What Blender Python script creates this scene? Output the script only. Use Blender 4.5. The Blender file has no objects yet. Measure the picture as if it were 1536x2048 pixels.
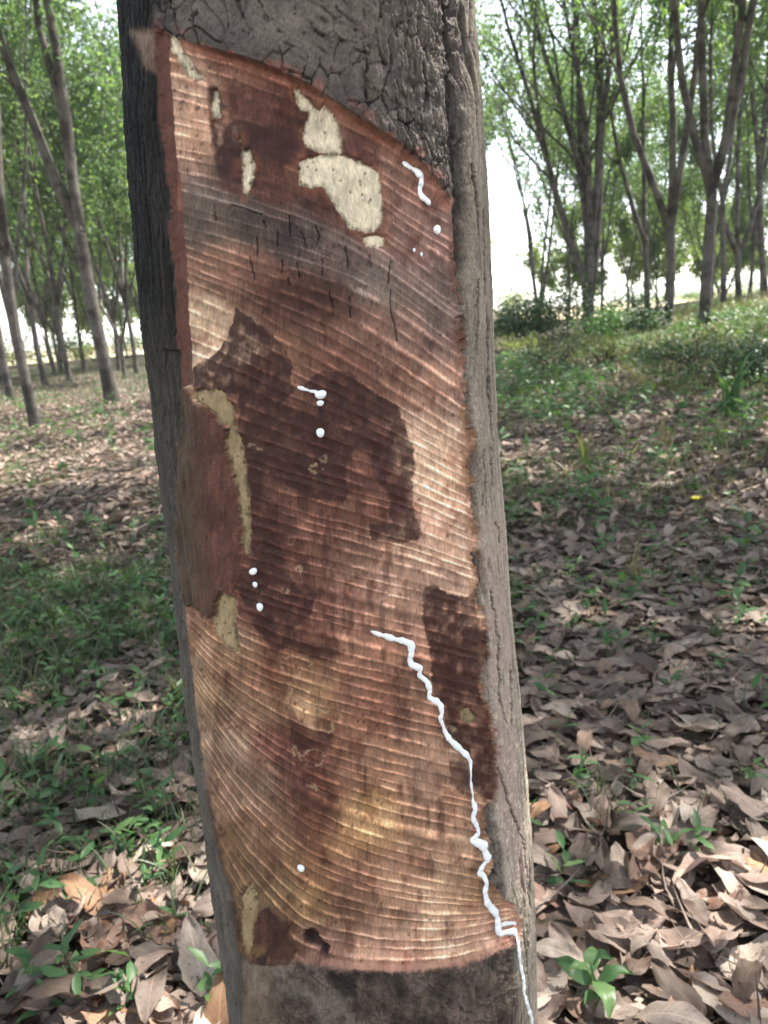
import math as _m
SUN_EL, SUN_AZ, SUN, SKY, EXPO = _m.radians(57), _m.radians(62), 4.6, .125, 2.14
SHADE = [(-3.2, 1.4, 'unseen rubber tree added for shade left of the camera'), (3.2, 1.0, 'unseen rubber tree added for shade right of the camera'), (3.4, 5.2, 'unseen rubber tree added for shade just outside the picture to the right'), (-3.6, 6.0, 'unseen rubber tree added for shade just outside the picture to the left'), (.3, -3.4, 'unseen rubber tree added for shade behind the camera'), (6.6, 9.4, 'unseen rubber tree added for shade to the right, farther ahead'), (8.8, 12.6, 'unseen rubber tree added for shade to the right, farthest ahead'), (6.4, 2.6, 'unseen rubber tree added for shade in the second row to the right'), (-7.6, 10.6, 'unseen rubber tree added for shade to the left, farthest ahead'), (9.4, 6.2, 'unseen rubber tree added for shade in the third row to the right')]  # unseen trees added so their crowns shade the trunk and ground
HAZE = .0016
HAZE = .0004
import bpy, bmesh, math, random
import numpy as np
from mathutils import Vector, Matrix, Euler
random.seed(7)
rng = np.random.default_rng(7)
sc = bpy.context.scene
C = sc.collection
R = math.radians

# ------------------------------------------------------------------ camera
PITCH, ROLL, CAM_H, FOC = R(14.0), R(4.8), 1.1, 1538.0      # FOC in pixels of a 1536 x 2048 frame
_f = np.array([0, math.cos(PITCH), -math.sin(PITCH)])
_r0 = np.array([1.0, 0, 0]); _u0 = np.array([0, math.sin(PITCH), math.cos(PITCH)])
_u = _u0 * math.cos(ROLL) + _r0 * math.sin(ROLL)
_r = _r0 * math.cos(ROLL) - _u0 * math.sin(ROLL)
CAM = np.array([0.0, 0.0, CAM_H])
cd = bpy.data.cameras.new('camera'); cam = bpy.data.objects.new('camera', cd); C.objects.link(cam)
cam.matrix_world = Matrix(((_r[0], _u[0], -_f[0], 0), (_r[1], _u[1], -_f[1], 0), (_r[2], _u[2], -_f[2], CAM_H), (0, 0, 0, 1)))
cd.sensor_fit = 'VERTICAL'; cd.sensor_height = 34.6; cd.lens = 34.6 * FOC / 2048
cd.clip_start = 0.02; cd.clip_end = 3000
cd.dof.use_dof = True; cd.dof.focus_distance = 0.52; cd.dof.aperture_fstop = 14
sc.camera = cam

def ray(px, py):
    d = _f + _r * ((px - 768) / FOC) + _u * ((1024 - py) / FOC)
    return d / np.linalg.norm(d)
def spot(px, py, z=0.0):
    d = ray(px, py); t = (z - CAM_H) / d[2]
    return CAM + d * t
def project(P):
    q = P - CAM
    d = q @ _f
    return 768 + FOC * (q @ _r) / d, 1024 - FOC * (q @ _u) / d

# ------------------------------------------------------------------ noise
_T = np.random.default_rng(3).random((16, 256, 256))
def vnoise(x, y, s=0):
    xi = np.floor(x).astype(np.int64); yi = np.floor(y).astype(np.int64)
    fx = x - xi; fy = y - yi
    fx = fx * fx * (3 - 2 * fx); fy = fy * fy * (3 - 2 * fy)
    t = _T[s % 16]
    x0, x1, y0, y1 = xi & 255, (xi + 1) & 255, yi & 255, (yi + 1) & 255
    a = t[x0, y0] * (1 - fx) + t[x1, y0] * fx
    b = t[x0, y1] * (1 - fx) + t[x1, y1] * fx
    return a * (1 - fy) + b * fy
def fbm(x, y, s=0, o=4, g=0.5):
    v = 0; a = 1.0; n = 0
    for i in range(o):
        v = v + a * vnoise(x * 2 ** i + 17.3 * i, y * 2 ** i + 9.1 * i, s + i); n += a; a *= g
    return v / n
def worley(x, y, s=0):
    xi = np.floor(x).astype(np.int64); yi = np.floor(y).astype(np.int64)
    f1 = np.full(x.shape, 9.0); f2 = f1.copy(); idv = np.zeros(x.shape)
    tx, ty, tc = _T[s % 16], _T[(s + 5) % 16], _T[(s + 9) % 16]
    for dx in (-1, 0, 1):
        for dy in (-1, 0, 1):
            a = (xi + dx) & 255; b = (yi + dy) & 255
            d = np.hypot(xi + dx + tx[a, b] - x, yi + dy + ty[a, b] - y)
            n = d < f1
            f2 = np.where(n, f1, np.minimum(f2, d)); idv = np.where(n, tc[a, b], idv); f1 = np.where(n, d, f1)
    return f1, f2, idv
def sst(a, b, x):
    t = np.clip((x - a) / (b - a), 0, 1); return t * t * (3 - 2 * t)
def sdpoly(x, y, poly, m=40):
    """signed distance to a polygon (negative inside), only near it"""
    P = np.array(poly, float)
    out = np.full(x.shape, float(m))
    k = (x > P[:, 0].min() - m) & (x < P[:, 0].max() + m) & (y > P[:, 1].min() - m) & (y < P[:, 1].max() + m)
    X, Y = x[k], y[k]
    if not X.size: return out
    d2 = np.full(X.shape, 1e12); ins = np.zeros(X.shape, bool)
    for i in range(len(P)):
        ax, ay = P[i]; bx, by = P[(i + 1) % len(P)]
        ex, ey = bx - ax, by - ay
        t = np.clip(((X - ax) * ex + (Y - ay) * ey) / (ex * ex + ey * ey + 1e-9), 0, 1)
        d2 = np.minimum(d2, (X - ax - t * ex) ** 2 + (Y - ay - t * ey) ** 2)
        c = (ay > Y) != (by > Y)
        ins ^= c & (X < ex * (Y - ay) / (by - ay + 1e-12) + ax)
    d = np.sqrt(d2); out[k] = np.where(ins, -d, d)
    return out
def lin(c):
    c = np.array(c, float) / 255
    return np.where(c <= 0.04045, c / 12.92, ((c + 0.055) / 1.055) ** 2.4)

# ------------------------------------------------------------------ objects
def tag(o, label=None, cat=None, group=None, kind=None):
    if label: o['label'] = label
    if cat: o['category'] = cat
    if group: o['group'] = group
    if kind: o['kind'] = kind
    return o
def empty(name, loc=(0, 0, 0)):
    o = bpy.data.objects.new(name, None); o.location = loc; o.empty_display_size = 0.1; C.objects.link(o); return o
def mesh_np(name, V, F, smooth=True, uv=None):
    """V (n,3), F (m,k) arrays -> mesh"""
    me = bpy.data.meshes.new(name)
    V = np.asarray(V, np.float32); F = np.asarray(F, np.int32)
    me.vertices.add(len(V)); me.vertices.foreach_set('co', V.ravel())
    k = F.shape[1]
    me.loops.add(F.size); me.loops.foreach_set('vertex_index', F.ravel())
    me.polygons.add(len(F)); me.polygons.foreach_set('loop_start', np.arange(0, F.size, k, dtype=np.int32))
    me.polygons.foreach_set('use_smooth', np.full(len(F), smooth))
    if uv is not None:
        l = me.uv_layers.new(name='uv'); l.data.foreach_set('uv', np.asarray(uv, np.float32)[F.ravel()].ravel())
    me.update(calc_edges=True)
    return me
def obj(name, me, mat, parent=None, loc=(0, 0, 0)):
    o = bpy.data.objects.new(name, me)
    if mat is not None and not me.materials: me.materials.append(mat)
    o.location = loc
    if parent is not None: o.parent = parent
    C.objects.link(o); return o
class MB:
    """collects triangles / quads (quads only) for one mesh"""
    def __init__(s): s.V = []; s.F = []; s.U = []; s.n = 0
    def add(s, V, F, uv=None):
        V = np.asarray(V, float); s.V.append(V); s.F.append(np.asarray(F, int) + s.n); s.n += len(V)
        s.U.append(np.zeros((len(V), 2)) if uv is None else np.asarray(uv, float))
    def tube(s, pts, rad, k=8, cap=True, flat=None):
        pts = np.asarray(pts, float); n = len(pts); rad = np.broadcast_to(np.asarray(rad, float), (n,))
        T = np.gradient(pts, axis=0); T /= np.linalg.norm(T, axis=1)[:, None] + 1e-12
        up = np.array([0.3, 0.9, 0.2]) if abs(T[0, 2]) > .8 else np.array([0, 0, 1.0])
        V = []; U = []
        for i in range(n):
            a = np.cross(up, T[i]); a /= np.linalg.norm(a) + 1e-12; b = np.cross(T[i], a); up = b
            if abs(up @ T[i]) > .9: up = a
            up = np.cross(T[i], a)
            for j in range(k):
                w = 2 * math.pi * j / k
                V.append(pts[i] + rad[i] * (a * math.cos(w) + b * math.sin(w))); U.append((j / k, i / max(1, n - 1)))
        F = [(i * k + j, i * k + (j + 1) % k, (i + 1) * k + (j + 1) % k, (i + 1) * k + j) for i in range(n - 1) for j in range(k)]
        if cap:
            V.append(pts[0] - T[0] * rad[0] * .4); V.append(pts[-1] + T[-1] * rad[-1] * .6); U += [(0, 0), (0, 1)]
            m = n * k
            for j in range(0, k, 2):
                F.append((m, (j + 2) % k, (j + 1) % k, j)); q = (n - 1) * k
                F.append((m + 1, q + j, q + (j + 1) % k, q + (j + 2) % k))
        s.add(V, F, U)
    def mesh(s, name, smooth=True):
        return mesh_np(name, np.vstack(s.V), np.vstack(s.F), smooth, np.vstack(s.U))

# ------------------------------------------------------------------ materials
class NT:
    def __init__(s, name):
        s.m = bpy.data.materials.new(name); s.m.use_nodes = True; s.t = s.m.node_tree; s.t.nodes.clear()
    def n(s, ty, **kw):
        o = s.t.nodes.new(ty)
        ins = kw.pop('ins', {})
        for k, v in kw.items(): setattr(o, k, v)
        for k, v in ins.items():
            if hasattr(v, 'is_output'): s.t.links.new(v, o.inputs[k])
            else: o.inputs[k].default_value = v
        return o
    def math(s, op, a, b=0.0): return s.n('ShaderNodeMath', operation=op, ins={0: a, 1: b}).outputs[0]
    def mix(s, f, a, b, mode='MIX'):
        o = s.n('ShaderNodeMix', data_type='RGBA', blend_type=mode)
        for k, v in ((0, f), (6, a), (7, b)):
            if hasattr(v, 'is_output'): s.t.links.new(v, o.inputs[k])
            else: o.inputs[k].default_value = v if k == 0 else tuple(v)[:3] + (1,)
        return o.outputs[2]
    def ramp(s, f, stops, interp='LINEAR'):
        o = s.n('ShaderNodeValToRGB', ins={0: f}); e = o.color_ramp.elements; o.color_ramp.interpolation = interp
        while len(e) < len(stops): e.new(0.5)
        for i, (p, c) in enumerate(stops): e[i].position = p; e[i].color = tuple(c)[:3] + (1,)
        return o.outputs[0]
    def noise(s, vec, scale, detail=4, rough=.55, **kw):
        return s.n('ShaderNodeTexNoise', ins={'Vector': vec, 'Scale': scale, 'Detail': detail, 'Roughness': rough, **kw}).outputs[0]
    def out(s, shader): s.t.links.new(shader, s.n('ShaderNodeOutputMaterial').inputs[0]); return s.m
    def bsdf(s, **ins): return s.n('ShaderNodeBsdfPrincipled', ins=ins)
# ================================================================== the tapped rubber tree in front
PROF = np.array([(-.06,-.030,.6187,.185),(0,-.034,.6187,.178),(.1,-.038,.6187,.166),(.25,-.0405,.6187,.155),(0.40,-0.0403,0.6187,0.1486),(0.46,-0.0396,0.6187,0.1472),(0.52,-0.0385,0.6188,0.1472),(0.58,-0.0378,0.6188,0.1474),(0.64,-0.0376,0.6189,0.1468),(0.70,-0.0377,0.6189,0.1450),(0.76,-0.0384,0.6188,0.1434),(0.82,-0.0394,0.6187,0.1412),(0.88,-0.0396,0.6187,0.1387),(0.94,-0.0388,0.6188,0.1362),(1.00,-0.0394,0.6187,0.1349),(1.06,-0.0383,0.6188,0.1334),(1.12,-0.0367,0.6189,0.1330),(1.18,-0.0350,0.6190,0.1310),(1.24,-0.0333,0.6191,0.1283),(1.30,-0.0315,0.6192,0.1235),(1.36,-0.0285,0.6193,0.1215),(1.6,-.02,.62,.118),(2.0,-.01,.63,.113),(2.6,.02,.65,.108)])
th = np.unique(np.concatenate([np.linspace(-102, 102, 640), np.linspace(102, 258, 60)[1:-1]])) * math.pi / 180
zz = np.unique(np.concatenate([np.linspace(-.06, .53, 110), np.linspace(.53, 1.335, 1180), np.linspace(1.335, 2.6, 160)]))
nt_, nz_ = len(th), len(zz)
TH, ZZ = np.meshgrid(th, zz)                       # rows = z
rad = np.interp(ZZ, PROF[:, 0], PROF[:, 3]); cx = np.interp(ZZ, PROF[:, 0], PROF[:, 1]); cy = np.interp(ZZ, PROF[:, 0], PROF[:, 2])
N0 = np.stack([np.sin(TH), -np.cos(TH), 0 * TH], -1)
P0 = np.stack([cx, cy, ZZ], -1) + N0 * rad[..., None]
X, Y = project(P0.reshape(-1, 3)); X = X.reshape(TH.shape); Y = Y.reshape(TH.shape)   # panel chart: each surface point's place on the tapped face
toC = CAM - P0; toC /= np.linalg.norm(toC, axis=-1)[..., None]
facing = (N0 * toC).sum(-1)
front = (facing > 0.06) & (np.abs(TH) < 1.7)
X = np.where(front, X, np.where(TH < 0, -500.0, 2500.0)); S = TH * .14     # metres round the trunk

PANEL = [(330,62),(350,75),(400,92),(450,105),(500,120),(560,142),(620,172),(680,212),(740,250),(800,288),(850,335),(880,370),(905,405),(909,450),(912,500),(915,560),(920,640),(925,700),(928,800),(938,850),(947,880),(938,930),(944,960),(940,1000),(950,1050),(956,1085),(946,1110),(955,1150),(950,1185),(958,1215),(975,1255),(972,1280),(976,1310),(960,1345),(968,1400),(985,1450),(990,1500),(992,1570),(985,1600),(965,1620),(975,1670),(985,1720),(982,1760),(1000,1790),(1025,1815),(1040,1838),(1042,1860),(1030,1885),(990,1908),(930,1928),(860,1940),(800,1945),(720,1942),(640,1932),(580,1926),(500,1922),(478,1900),(476,1850),(468,1800),(455,1760),(438,1700),(428,1650),(415,1590),(402,1500),(390,1400),(378,1300),(370,1220),(362,1170),(352,1100),(356,1000),(358,900),(362,830),(368,768),(361,680),(356,570),(349,470),(344,376),(335,310),(324,208),(319,130),(316,68)]
wv = 3.0 * (fbm(X / 16, Y / 16, 1) - .5) + 3.0 * (fbm(X / 5, Y / 5, 2, 2) - .5)
wv2 = 3.0 * (fbm(X / 16, Y / 16, 6) - .5) + 3.0 * (fbm(X / 5, Y / 5, 7, 2) - .5)
Xw, Yw = X + 2.2 * wv, Y + 2.2 * wv2               # ragged
Xs, Ys = X + .35 * wv, Y + .35 * wv2                 # almost clean
big = fbm(X / 60, Y / 60, 4) - .5
sp = np.where(X < 420, sdpoly(Xs, Ys, PANEL, 60), sdpoly(Xs, Ys, PANEL, 60) * 1.0)
sp = np.where((X > 900) & (Y > 500), sdpoly(X + 3.2 * wv, Y + 3.2 * wv2, PANEL, 60), sp)
inside = sst(1.5, -1.5, sp)

# ---------- cut lines: phase field from traced curves
CUTS = [
 (3.3, [(330,152),(410,175),(480,196),(580,230),(660,265),(769,320),(829,360),(910,405),(990,450)]),
 (10.8, [(340,335),(420,352),(500,375),(600,410),(700,455),(780,500),(850,555),(911,605),(990,670)]),
 (16.8, [(365,470),(432,490),(492,510),(600,532),(660,550),(718,572),(796,612),(856,655),(920,705),(990,760)]),
 (22.3, [(372,566),(463,608),(570,668),(690,728),(801,795),(900,855),(960,892),(1000,915)]),
 (32.3, [(340,850),(400,868),(487,900),(594,935),(690,962),(786,988),(850,1010),(920,1040),(1000,1075)]),
 (41.3, [(350,1050),(430,1080),(500,1108),(570,1130),(640,1147),(718,1165),(847,1195),(925,1215),(1000,1232)]),
 (52.8, [(378,1250),(420,1290),(470,1325),(541,1362),(627,1392),(718,1416),(784,1430),(878,1452),(960,1472),(1020,1485)]),
 (66.8, [(400,1430),(440,1500),(480,1555),(547,1622),(587,1655),(620,1680),(672,1703),(758,1734),(861,1760),(960,1774),(1030,1780)]),
 (74.3, [(430,1640),(470,1700),(520,1765),(560,1810),(600,1845),(650,1872),(740,1890),(831,1895),(921,1888),(978,1872),(1040,1845)]),
 (76.8, [(440,1700),(480,1780),(520,1840),(560,1885),(600,1915),(640,1930),(720,1942),(800,1945),(900,1935),(990,1910),(1040,1885)])]
xs = np.linspace(300, 1060, 761)
tabs = []
for p, pts in CUTS:
    q = np.array(pts, float); t = np.interp(xs, q[:, 0], q[:, 1])
    # straight continuation past the ends, then smoothing
    sl = (q[1, 1] - q[0, 1]) / (q[1, 0] - q[0, 0]); sr = (q[-1, 1] - q[-2, 1]) / (q[-1, 0] - q[-2, 0])
    t = np.where(xs < q[0, 0], q[0, 1] + sl * (xs - q[0, 0]), np.where(xs > q[-1, 0], q[-1, 1] + sr * (xs - q[-1, 0]), t))
    kk = np.hanning(61); kk /= kk.sum(); t = np.convolve(np.pad(t, 30, mode='edge'), kk, 'valid')
    tabs.append(t)
tabs = np.array(tabs)
for i in range(1, len(tabs)): tabs[i] = np.maximum(tabs[i], tabs[i - 1] + 8)
Xc = np.clip(X, 300, 1060)
wob = 3 * (fbm(X / 70, Y / 30, 8, 2) - .5) + 1.6 * (fbm(X / 9, Y / 9, 9, 2) - .5)
Yp = Y + wob
ph = np.zeros(X.shape)
phs = [c[0] for c in CUTS]
yt = [np.interp(Xc, xs, t) for t in tabs]
ph = phs[0] - (yt[0] - Yp) / 27.0
for i in range(len(tabs) - 1):
    k = Yp >= yt[i]
    ph = np.where(k, phs[i] + (phs[i + 1] - phs[i]) * (Yp - yt[i]) / (yt[i + 1] - yt[i]), ph)
ph = np.where(Yp > yt[-1], phs[-1] + (Yp - yt[-1]) / 22, ph)
# strokes of the knife: short runs that do not quite meet, and uneven spacing
ph = ph + .7 * (vnoise(ph * .8, ph * 0 + 4, 6) - .5) + .16 * (vnoise(ph * .33, X / 160, 2) - .5)
st1, st2, sti = worley((X + 6 * wv) / 62 + 7 * vnoise(np.floor(ph), ph * 0, 1), ph * .9, 13)
ph = ph + .13 * (sti - .5) * sst(.0, .14, st2 - st1)
band = np.floor(ph); fr = ph - band
rb = _T[4][(band.astype(int)) & 255, 11]; rb2 = _T[5][(band.astype(int)) & 255, 23]
dcr = np.minimum(fr, 1 - fr)
# strength of the cuts varies over the face
amp = .55 + .75 * fbm(X / 70, Y / 26, 10, 3) - .15
grey = sst(25, -25, sdpoly(Xw, Yw, [(350,345),(430,352),(520,395),(620,420),(690,470),(760,490),(850,520),(912,560),(918,690),(850,660),(760,630),(660,590),(560,560),(470,520),(360,490)], 60))
pale_top = sst(10, -10, sdpoly(Xw, Yw, [(430,170),(600,180),(760,300),(780,480),(700,470),(600,420),(430,385),(440,300)], 60))
amp = amp * (1 - .45 * grey) * (1 - .72 * pale_top) * sst(0, -16, sp)
cusp = np.exp(-(dcr / (.055 + .075 * rb2)) ** 2); scoop = (1 - 2 * dcr) ** 1.6
crest_gap = sst(.34, .60, fbm(X / 30, ph * 1.1, 12, 3))
cusp = cusp * (.12 + .88 * crest_gap) * (.75 + .5 * rb)

# ---------- parts of the face: (name, label, polygon)
PALE = [
 ('peeled_patch', [(585,168),(598,174),(622,200),(640,218),(652,200),(664,214),(684,245),(690,300),(670,305),(640,300),(615,290),(603,270),(612,235),(618,215),(600,214),(590,195)]),
 ('peeled_patch', [(595,320),(640,305),(690,305),(730,318),(768,340),(775,400),(773,445),(760,458),(735,462),(705,455),(682,420),(658,385),(648,368),(625,372),(598,366),(595,345)]),
 ('peeled_patch', [(470,270),(478,300),(490,295),(504,330),(494,366),(486,395),(478,380),(476,330)]),
 ('peeled_patch', [(382,785),(400,779),(415,786),(425,778),(445,790),(462,820),(465,850),(475,880),(485,930),(488,970),(495,1040),(497,1080),(491,1110),(483,1112),(474,1085),(480,1070),(475,1050),(470,1000),(462,960),(455,920),(444,905),(447,880),(449,850),(435,850),(425,832),(400,812),(386,803)]),
 ('peeled_patch', [(438,1185),(465,1200),(465,1260),(474,1312),(455,1302),(425,1272),(418,1240),(424,1233),(432,1200)]),
 ('peeled_patch', [(333,70),(350,72),(358,100),(375,118),(385,140),(400,152),(388,159),(365,152),(355,130),(345,110),(334,98)]),
 ('peeled_patch', [(418,180),(426,176),(430,205),(432,232),(416,234),(413,218)]),
 ('peeled_patch', [(732,472),(755,466),(778,470),(776,487),(755,494),(738,488)]),
 ('peeled_patch', [(930,1420),(945,1420),(962,1436),(950,1452),(932,1448)]),
 ('peeled_patch', [(902,1455),(918,1456),(926,1467),(912,1470)]),
 ('peeled_patch', [(480,1795),(498,1768),(510,1800),(508,1830),(505,1870),(500,1920),(488,1918),(480,1890),(476,1845)]),
]
SMOOTH = [
 ('regrown_bark', [(364,772),(376,776),(386,806),(425,838),(449,855),(445,905),(462,960),(470,1000),(478,1070),(474,1100),(480,1150),(462,1192),(440,1185),(430,1210),(420,1240),(402,1225),(388,1212),(372,1214),(368,1190),(353,1100),(355,1000),(358,900),(363,830)]),
 ('regrown_bark', [(508,1850),(518,1822),(535,1814),(550,1832),(560,1845),(575,1848),(578,1880),(590,1890),(592,1908),(578,1926),(540,1930),(505,1922),(503,1900),(508,1870)]),
]
GROOVE = [(313,60),(333,66),(336,130),(341,208),(350,312),(358,376),(366,470),(373,570),(378,680),(384,768),(366,776),(358,680),(353,570),(346,470),(341,376),(332,310),(321,208),(316,130)]
reg = np.zeros(X.shape, int); reg[sp < 0] = 1
sg = sdpoly(Xs, Ys, GROOVE); reg[sg < 0] = 2
sd_s = []; sd_p = []
for i, (n_, poly) in enumerate(SMOOTH):
    s_ = sdpoly(Xw, Yw, poly); sd_s.append(s_); reg[s_ < 0] = 3 + i
for i, (n_, poly) in enumerate(PALE):
    s_ = sdpoly(X + 1.6 * wv, Y + 1.6 * wv2, poly); sd_p.append(s_); reg[s_ < 0] = 3 + len(SMOOTH) + i
pale = sst(1.5, -1.5, np.minimum.reduce(sd_p)); smooth_b = sst(2, -2, np.minimum.reduce(sd_s)); groove = sst(2, -2, sg)

# ---------- stains
DARK = [
 [(466,618),(447,680),(422,712),(385,733),(376,770),(390,785),(470,788),(480,850),(492,880),(530,872),(560,850),(600,835),(592,790),(575,770),(583,740),(570,700),(535,665),(500,640)],
 [(620,760),(640,742),(700,745),(760,790),(805,815),(815,850),(836,900),(835,940),(830,1010),(846,1060),(845,1080),(800,1092),(745,1085),(740,1052),(790,1050),(780,990),(752,960),(745,912),(712,900),(690,932),(700,990),(690,1006),(620,1002),(560,970),(530,945),(490,935),(470,860),(480,790),(590,790),(600,775)],
 [(490,930),(545,960),(556,1000),(552,1080),(572,1150),(600,1192),(632,1190),(622,1235),(582,1265),(632,1300),(662,1330),(640,1326),(570,1300),(545,1312),(530,1292),(500,1250),(470,1180),(498,1120)],
 [(850,1185),(870,1170),(895,1186),(930,1200),(948,1182),(960,1250),(976,1260),(977,1310),(958,1370),(966,1400),(978,1430),(988,1490),(996,1565),(985,1602),(960,1590),(945,1570),(945,1520),(925,1490),(902,1470),(890,1420),(870,1380),(868,1320),(852,1250)],
 [(905,1525),(940,1530),(950,1600),(932,1592),(906,1575)],
 [(600,1872),(625,1868),(640,1885),(655,1905),(655,1920),(640,1918),(620,1900),(604,1895)],
 [(515,630),(560,560),(620,575),(700,600),(740,640),(690,640),(640,630),(600,640),(560,620)],
 [(405,160),(430,170),(440,240),(460,262),(480,300),(480,355),(430,350),(420,300),(412,240)],
 [(425,255),(470,235),(560,250),(600,260),(590,310),(560,330),(510,320),(480,300)],
 [(800,1335),(815,1325),(830,1345),(822,1400),(828,1440),(825,1485),(800,1480),(790,1450),(805,1400)],
 [(640,1330),(690,1312),(660,1300),(600,1285),(610,1305)],
 [(570,1425),(590,1440),(630,1465),(665,1475),(660,1500),(620,1500),(590,1520),(575,1500)],
 [(620,1600),(650,1600),(685,1620),(680,1650),(640,1645)],
 [(600,1692),(640,1705),(668,1740),(640,1740),(610,1712)],
 [(745,1085),(770,1085),(765,1120),(750,1140)],
 [(430,352),(470,356),(560,362),(560,376),(430,366)],
]
SOFT = [1.5, 2.5, 4, 1.8, 3, 4, 14, 5, 6, 5, 4, 5, 10, 8, 5, 4]
DK = [1, .95, .95, 1, .8, .9, .55, 1, .95, .7, .9, .75, .55, .6, .6, .7]
LIGHTIS = [[(522,950),(550,952),(570,985),(545,1008),(520,990)], [(545,875),(600,872),(628,915),(622,935),(590,915),(552,905)], [(590,780),(650,800),(640,828),(580,835),(555,815)], [(700,830),(725,840),(720,865),(690,860)], [(745,830),(790,850),(775,875),(745,860)], [(655,850),(680,855),(690,880),(665,875)]]
dark = np.zeros(X.shape)
patchy = fbm(X / 14, Y / 20, 3, 3)
for poly, s_, k_ in zip(DARK, SOFT, DK):
    m_ = sst(s_, -s_, sdpoly(Xw, Yw, poly)) * k_
    dark = np.maximum(dark, m_ * np.clip(.80 + 1.5 * (patchy - .40), .30, 1.0))
for poly in LIGHTIS: dark = dark * (1 - .8 * sst(4, -4, sdpoly(Xw, Yw, poly)))
def streak(x0, y0, y1, w, k=.7):
    c = x0 + 3 * (fbm(Y / 12, X * 0 + x0, 3, 2) - .5)
    return k * np.exp(-((X - c) / w) ** 2) * sst(y0 - 6, y0 + 6, Y) * sst(y1 + 10, y1 - 10, Y) * (.45 + .9 * fbm(X / 5, Y / 11, 6, 2))
for a in [(641,796,862,6,1.2),(513,1172,1206,5,1.2),(732,1540,1600,4),(806,1568,1612,5),(808,1625,1650,5),(862,1615,1665,5),(890,1600,1690,7),(838,1605,1620,6),(770,1300,1330,5),(776,1120,1190,7),(745,1160,1230,6),(800,1330,1500,12),(900,1840,1880,7),(735,1690,1730,4),(690,1790,1840,14,.5),(450,1340,1400,7),(640,1500,1560,12,.5),(585,1560,1640,9,.5),(830,1140,1150,3),(847,1140,1150,3),(808,1100,1160,8,.5),(700,1340,1380,6,.5),(660,1520,1660,26,.42),(600,1560,1720,30,.35),(870,880,930,6,.4),(560,1100,1180,20,.5),(660,1400,1480,18,.35),(540,1700,1760,10,.4)]:
    dark = np.maximum(dark, streak(*a))
# small random specks and flecks on the cut wood
f1, f2, idv = worley(X / 15, Y / 17, 2)
dark = np.maximum(dark, .62 * sst(.30, .16, f1) * (idv > .80) * sst(.42, .6, fbm(X / 50, Y / 60, 11, 2)))
mid_st = sst(10, -40, sdpoly(X, Y, [(470,880),(700,860),(850,1080),(830,1330),(720,1350),(700,1650),(560,1660),(540,1350),(480,1300)], 60)) * sst(.46, .66, fbm(X / 13, Y / 48, 9, 4))
dark = np.maximum(dark, .50 * mid_st)
blk = sst(2.2, -2.2, sdpoly(Xw, Yw, [(604,1868),(622,1866),(640,1888),(656,1905),(652,1918),(625,1900),(606,1890)]))

# ---------- colour of the cut wood (control points on the face; left-to-right tones include some lighting)
K = np.array([(380,200,172,128,106),(400,280,170,126,102),(390,320,160,118,98),(480,140,128,82,66),(540,190,120,72,60),(600,150,128,82,68),(560,235,110,66,54),(450,330,92,56,46),(520,300,95,56,46),(560,345,128,76,58),(560,390,100,66,56),(720,290,120,78,66),(800,310,138,95,82),(850,400,142,96,84),(830,470,136,96,86),(880,480,140,98,88),(400,380,112,92,84),(400,450,108,88,78),(500,430,98,80,74),(600,460,96,76,72),(680,500,112,88,82),(780,570,118,98,90),(850,540,124,92,84),(880,620,120,96,88),(420,530,132,90,72),(400,560,140,98,80),(480,560,125,82,68),(400,620,172,140,114),(390,690,168,132,108),(430,650,168,132,108),(550,600,112,70,56),(640,600,100,62,50),(650,660,120,78,64),(750,660,132,92,78),(820,660,130,92,80),(880,680,132,98,88),(700,720,124,78,64),(600,720,138,92,72),(640,740,120,74,60),(850,750,145,102,84),(900,800,150,108,92),(800,760,128,84,68),(870,850,172,132,110),(890,900,175,136,112),(870,960,172,132,108),(890,1030,168,124,104),(860,1100,168,126,104),(540,820,120,76,60),(620,900,108,66,54),(720,860,112,68,56),(700,930,118,72,58),(620,1060,124,76,62),(700,1030,120,74,60),(760,1000,122,76,62),(660,1120,132,86,70),(740,1120,152,106,86),(600,1160,124,76,62),(700,1200,140,92,76),(780,1200,164,118,98),(880,1140,164,122,102),(830,1230,158,112,92),(640,1260,128,80,66),(720,1290,150,98,78),(800,1300,148,98,78),(640,1330,130,82,66),(520,1200,116,72,60),(400,1240,140,98,76),(420,1310,142,104,80),(410,1400,134,104,78),(470,1360,132,90,68),(520,1420,130,94,70),(560,1350,124,76,58),(620,1360,144,104,74),(630,1410,150,112,78),(690,1390,136,86,68),(760,1400,132,84,68),(840,1400,142,96,78),(700,1470,132,86,66),(440,1510,136,110,84),(500,1560,126,98,74),(560,1500,118,72,56),(620,1560,118,72,56),(700,1560,136,92,70),(780,1520,142,98,78),(860,1560,148,108,90),(450,1600,132,102,76),(530,1660,124,92,66),(640,1650,120,74,54),(720,1640,166,124,82),(760,1660,160,116,80),(690,1690,150,106,68),(820,1660,150,108,86),(900,1650,146,104,84),(940,1720,156,116,94),(480,1700,112,84,52),(560,1740,128,94,62),(640,1760,134,92,60),(700,1750,128,84,66),(800,1760,146,104,84),(470,1780,112,86,58),(540,1790,126,98,62),(620,1820,136,106,66),(700,1830,126,86,66),(800,1830,146,106,86),(900,1800,156,118,96),(960,1800,146,104,76),(1000,1810,140,96,70),(1010,1840,170,128,110),(660,1890,140,100,82),(760,1900,158,116,98),(860,1890,166,128,108),(950,1880,168,126,106),(1000,1880,164,116,102),(800,1925,164,112,98),(560,1880,110,78,54),(340,80,150,105,85),(500,108,132,84,66),(700,215,134,92,76),(820,320,142,98,82)], float)
Kc = lin(K[:, 2:])
Xq = X + 10 * (patchy - .5) * 2; Yq = Y + 14 * big
num = np.zeros(X.shape + (3,)); den = np.zeros(X.shape)
kk = front & (sp < 8)
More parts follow.
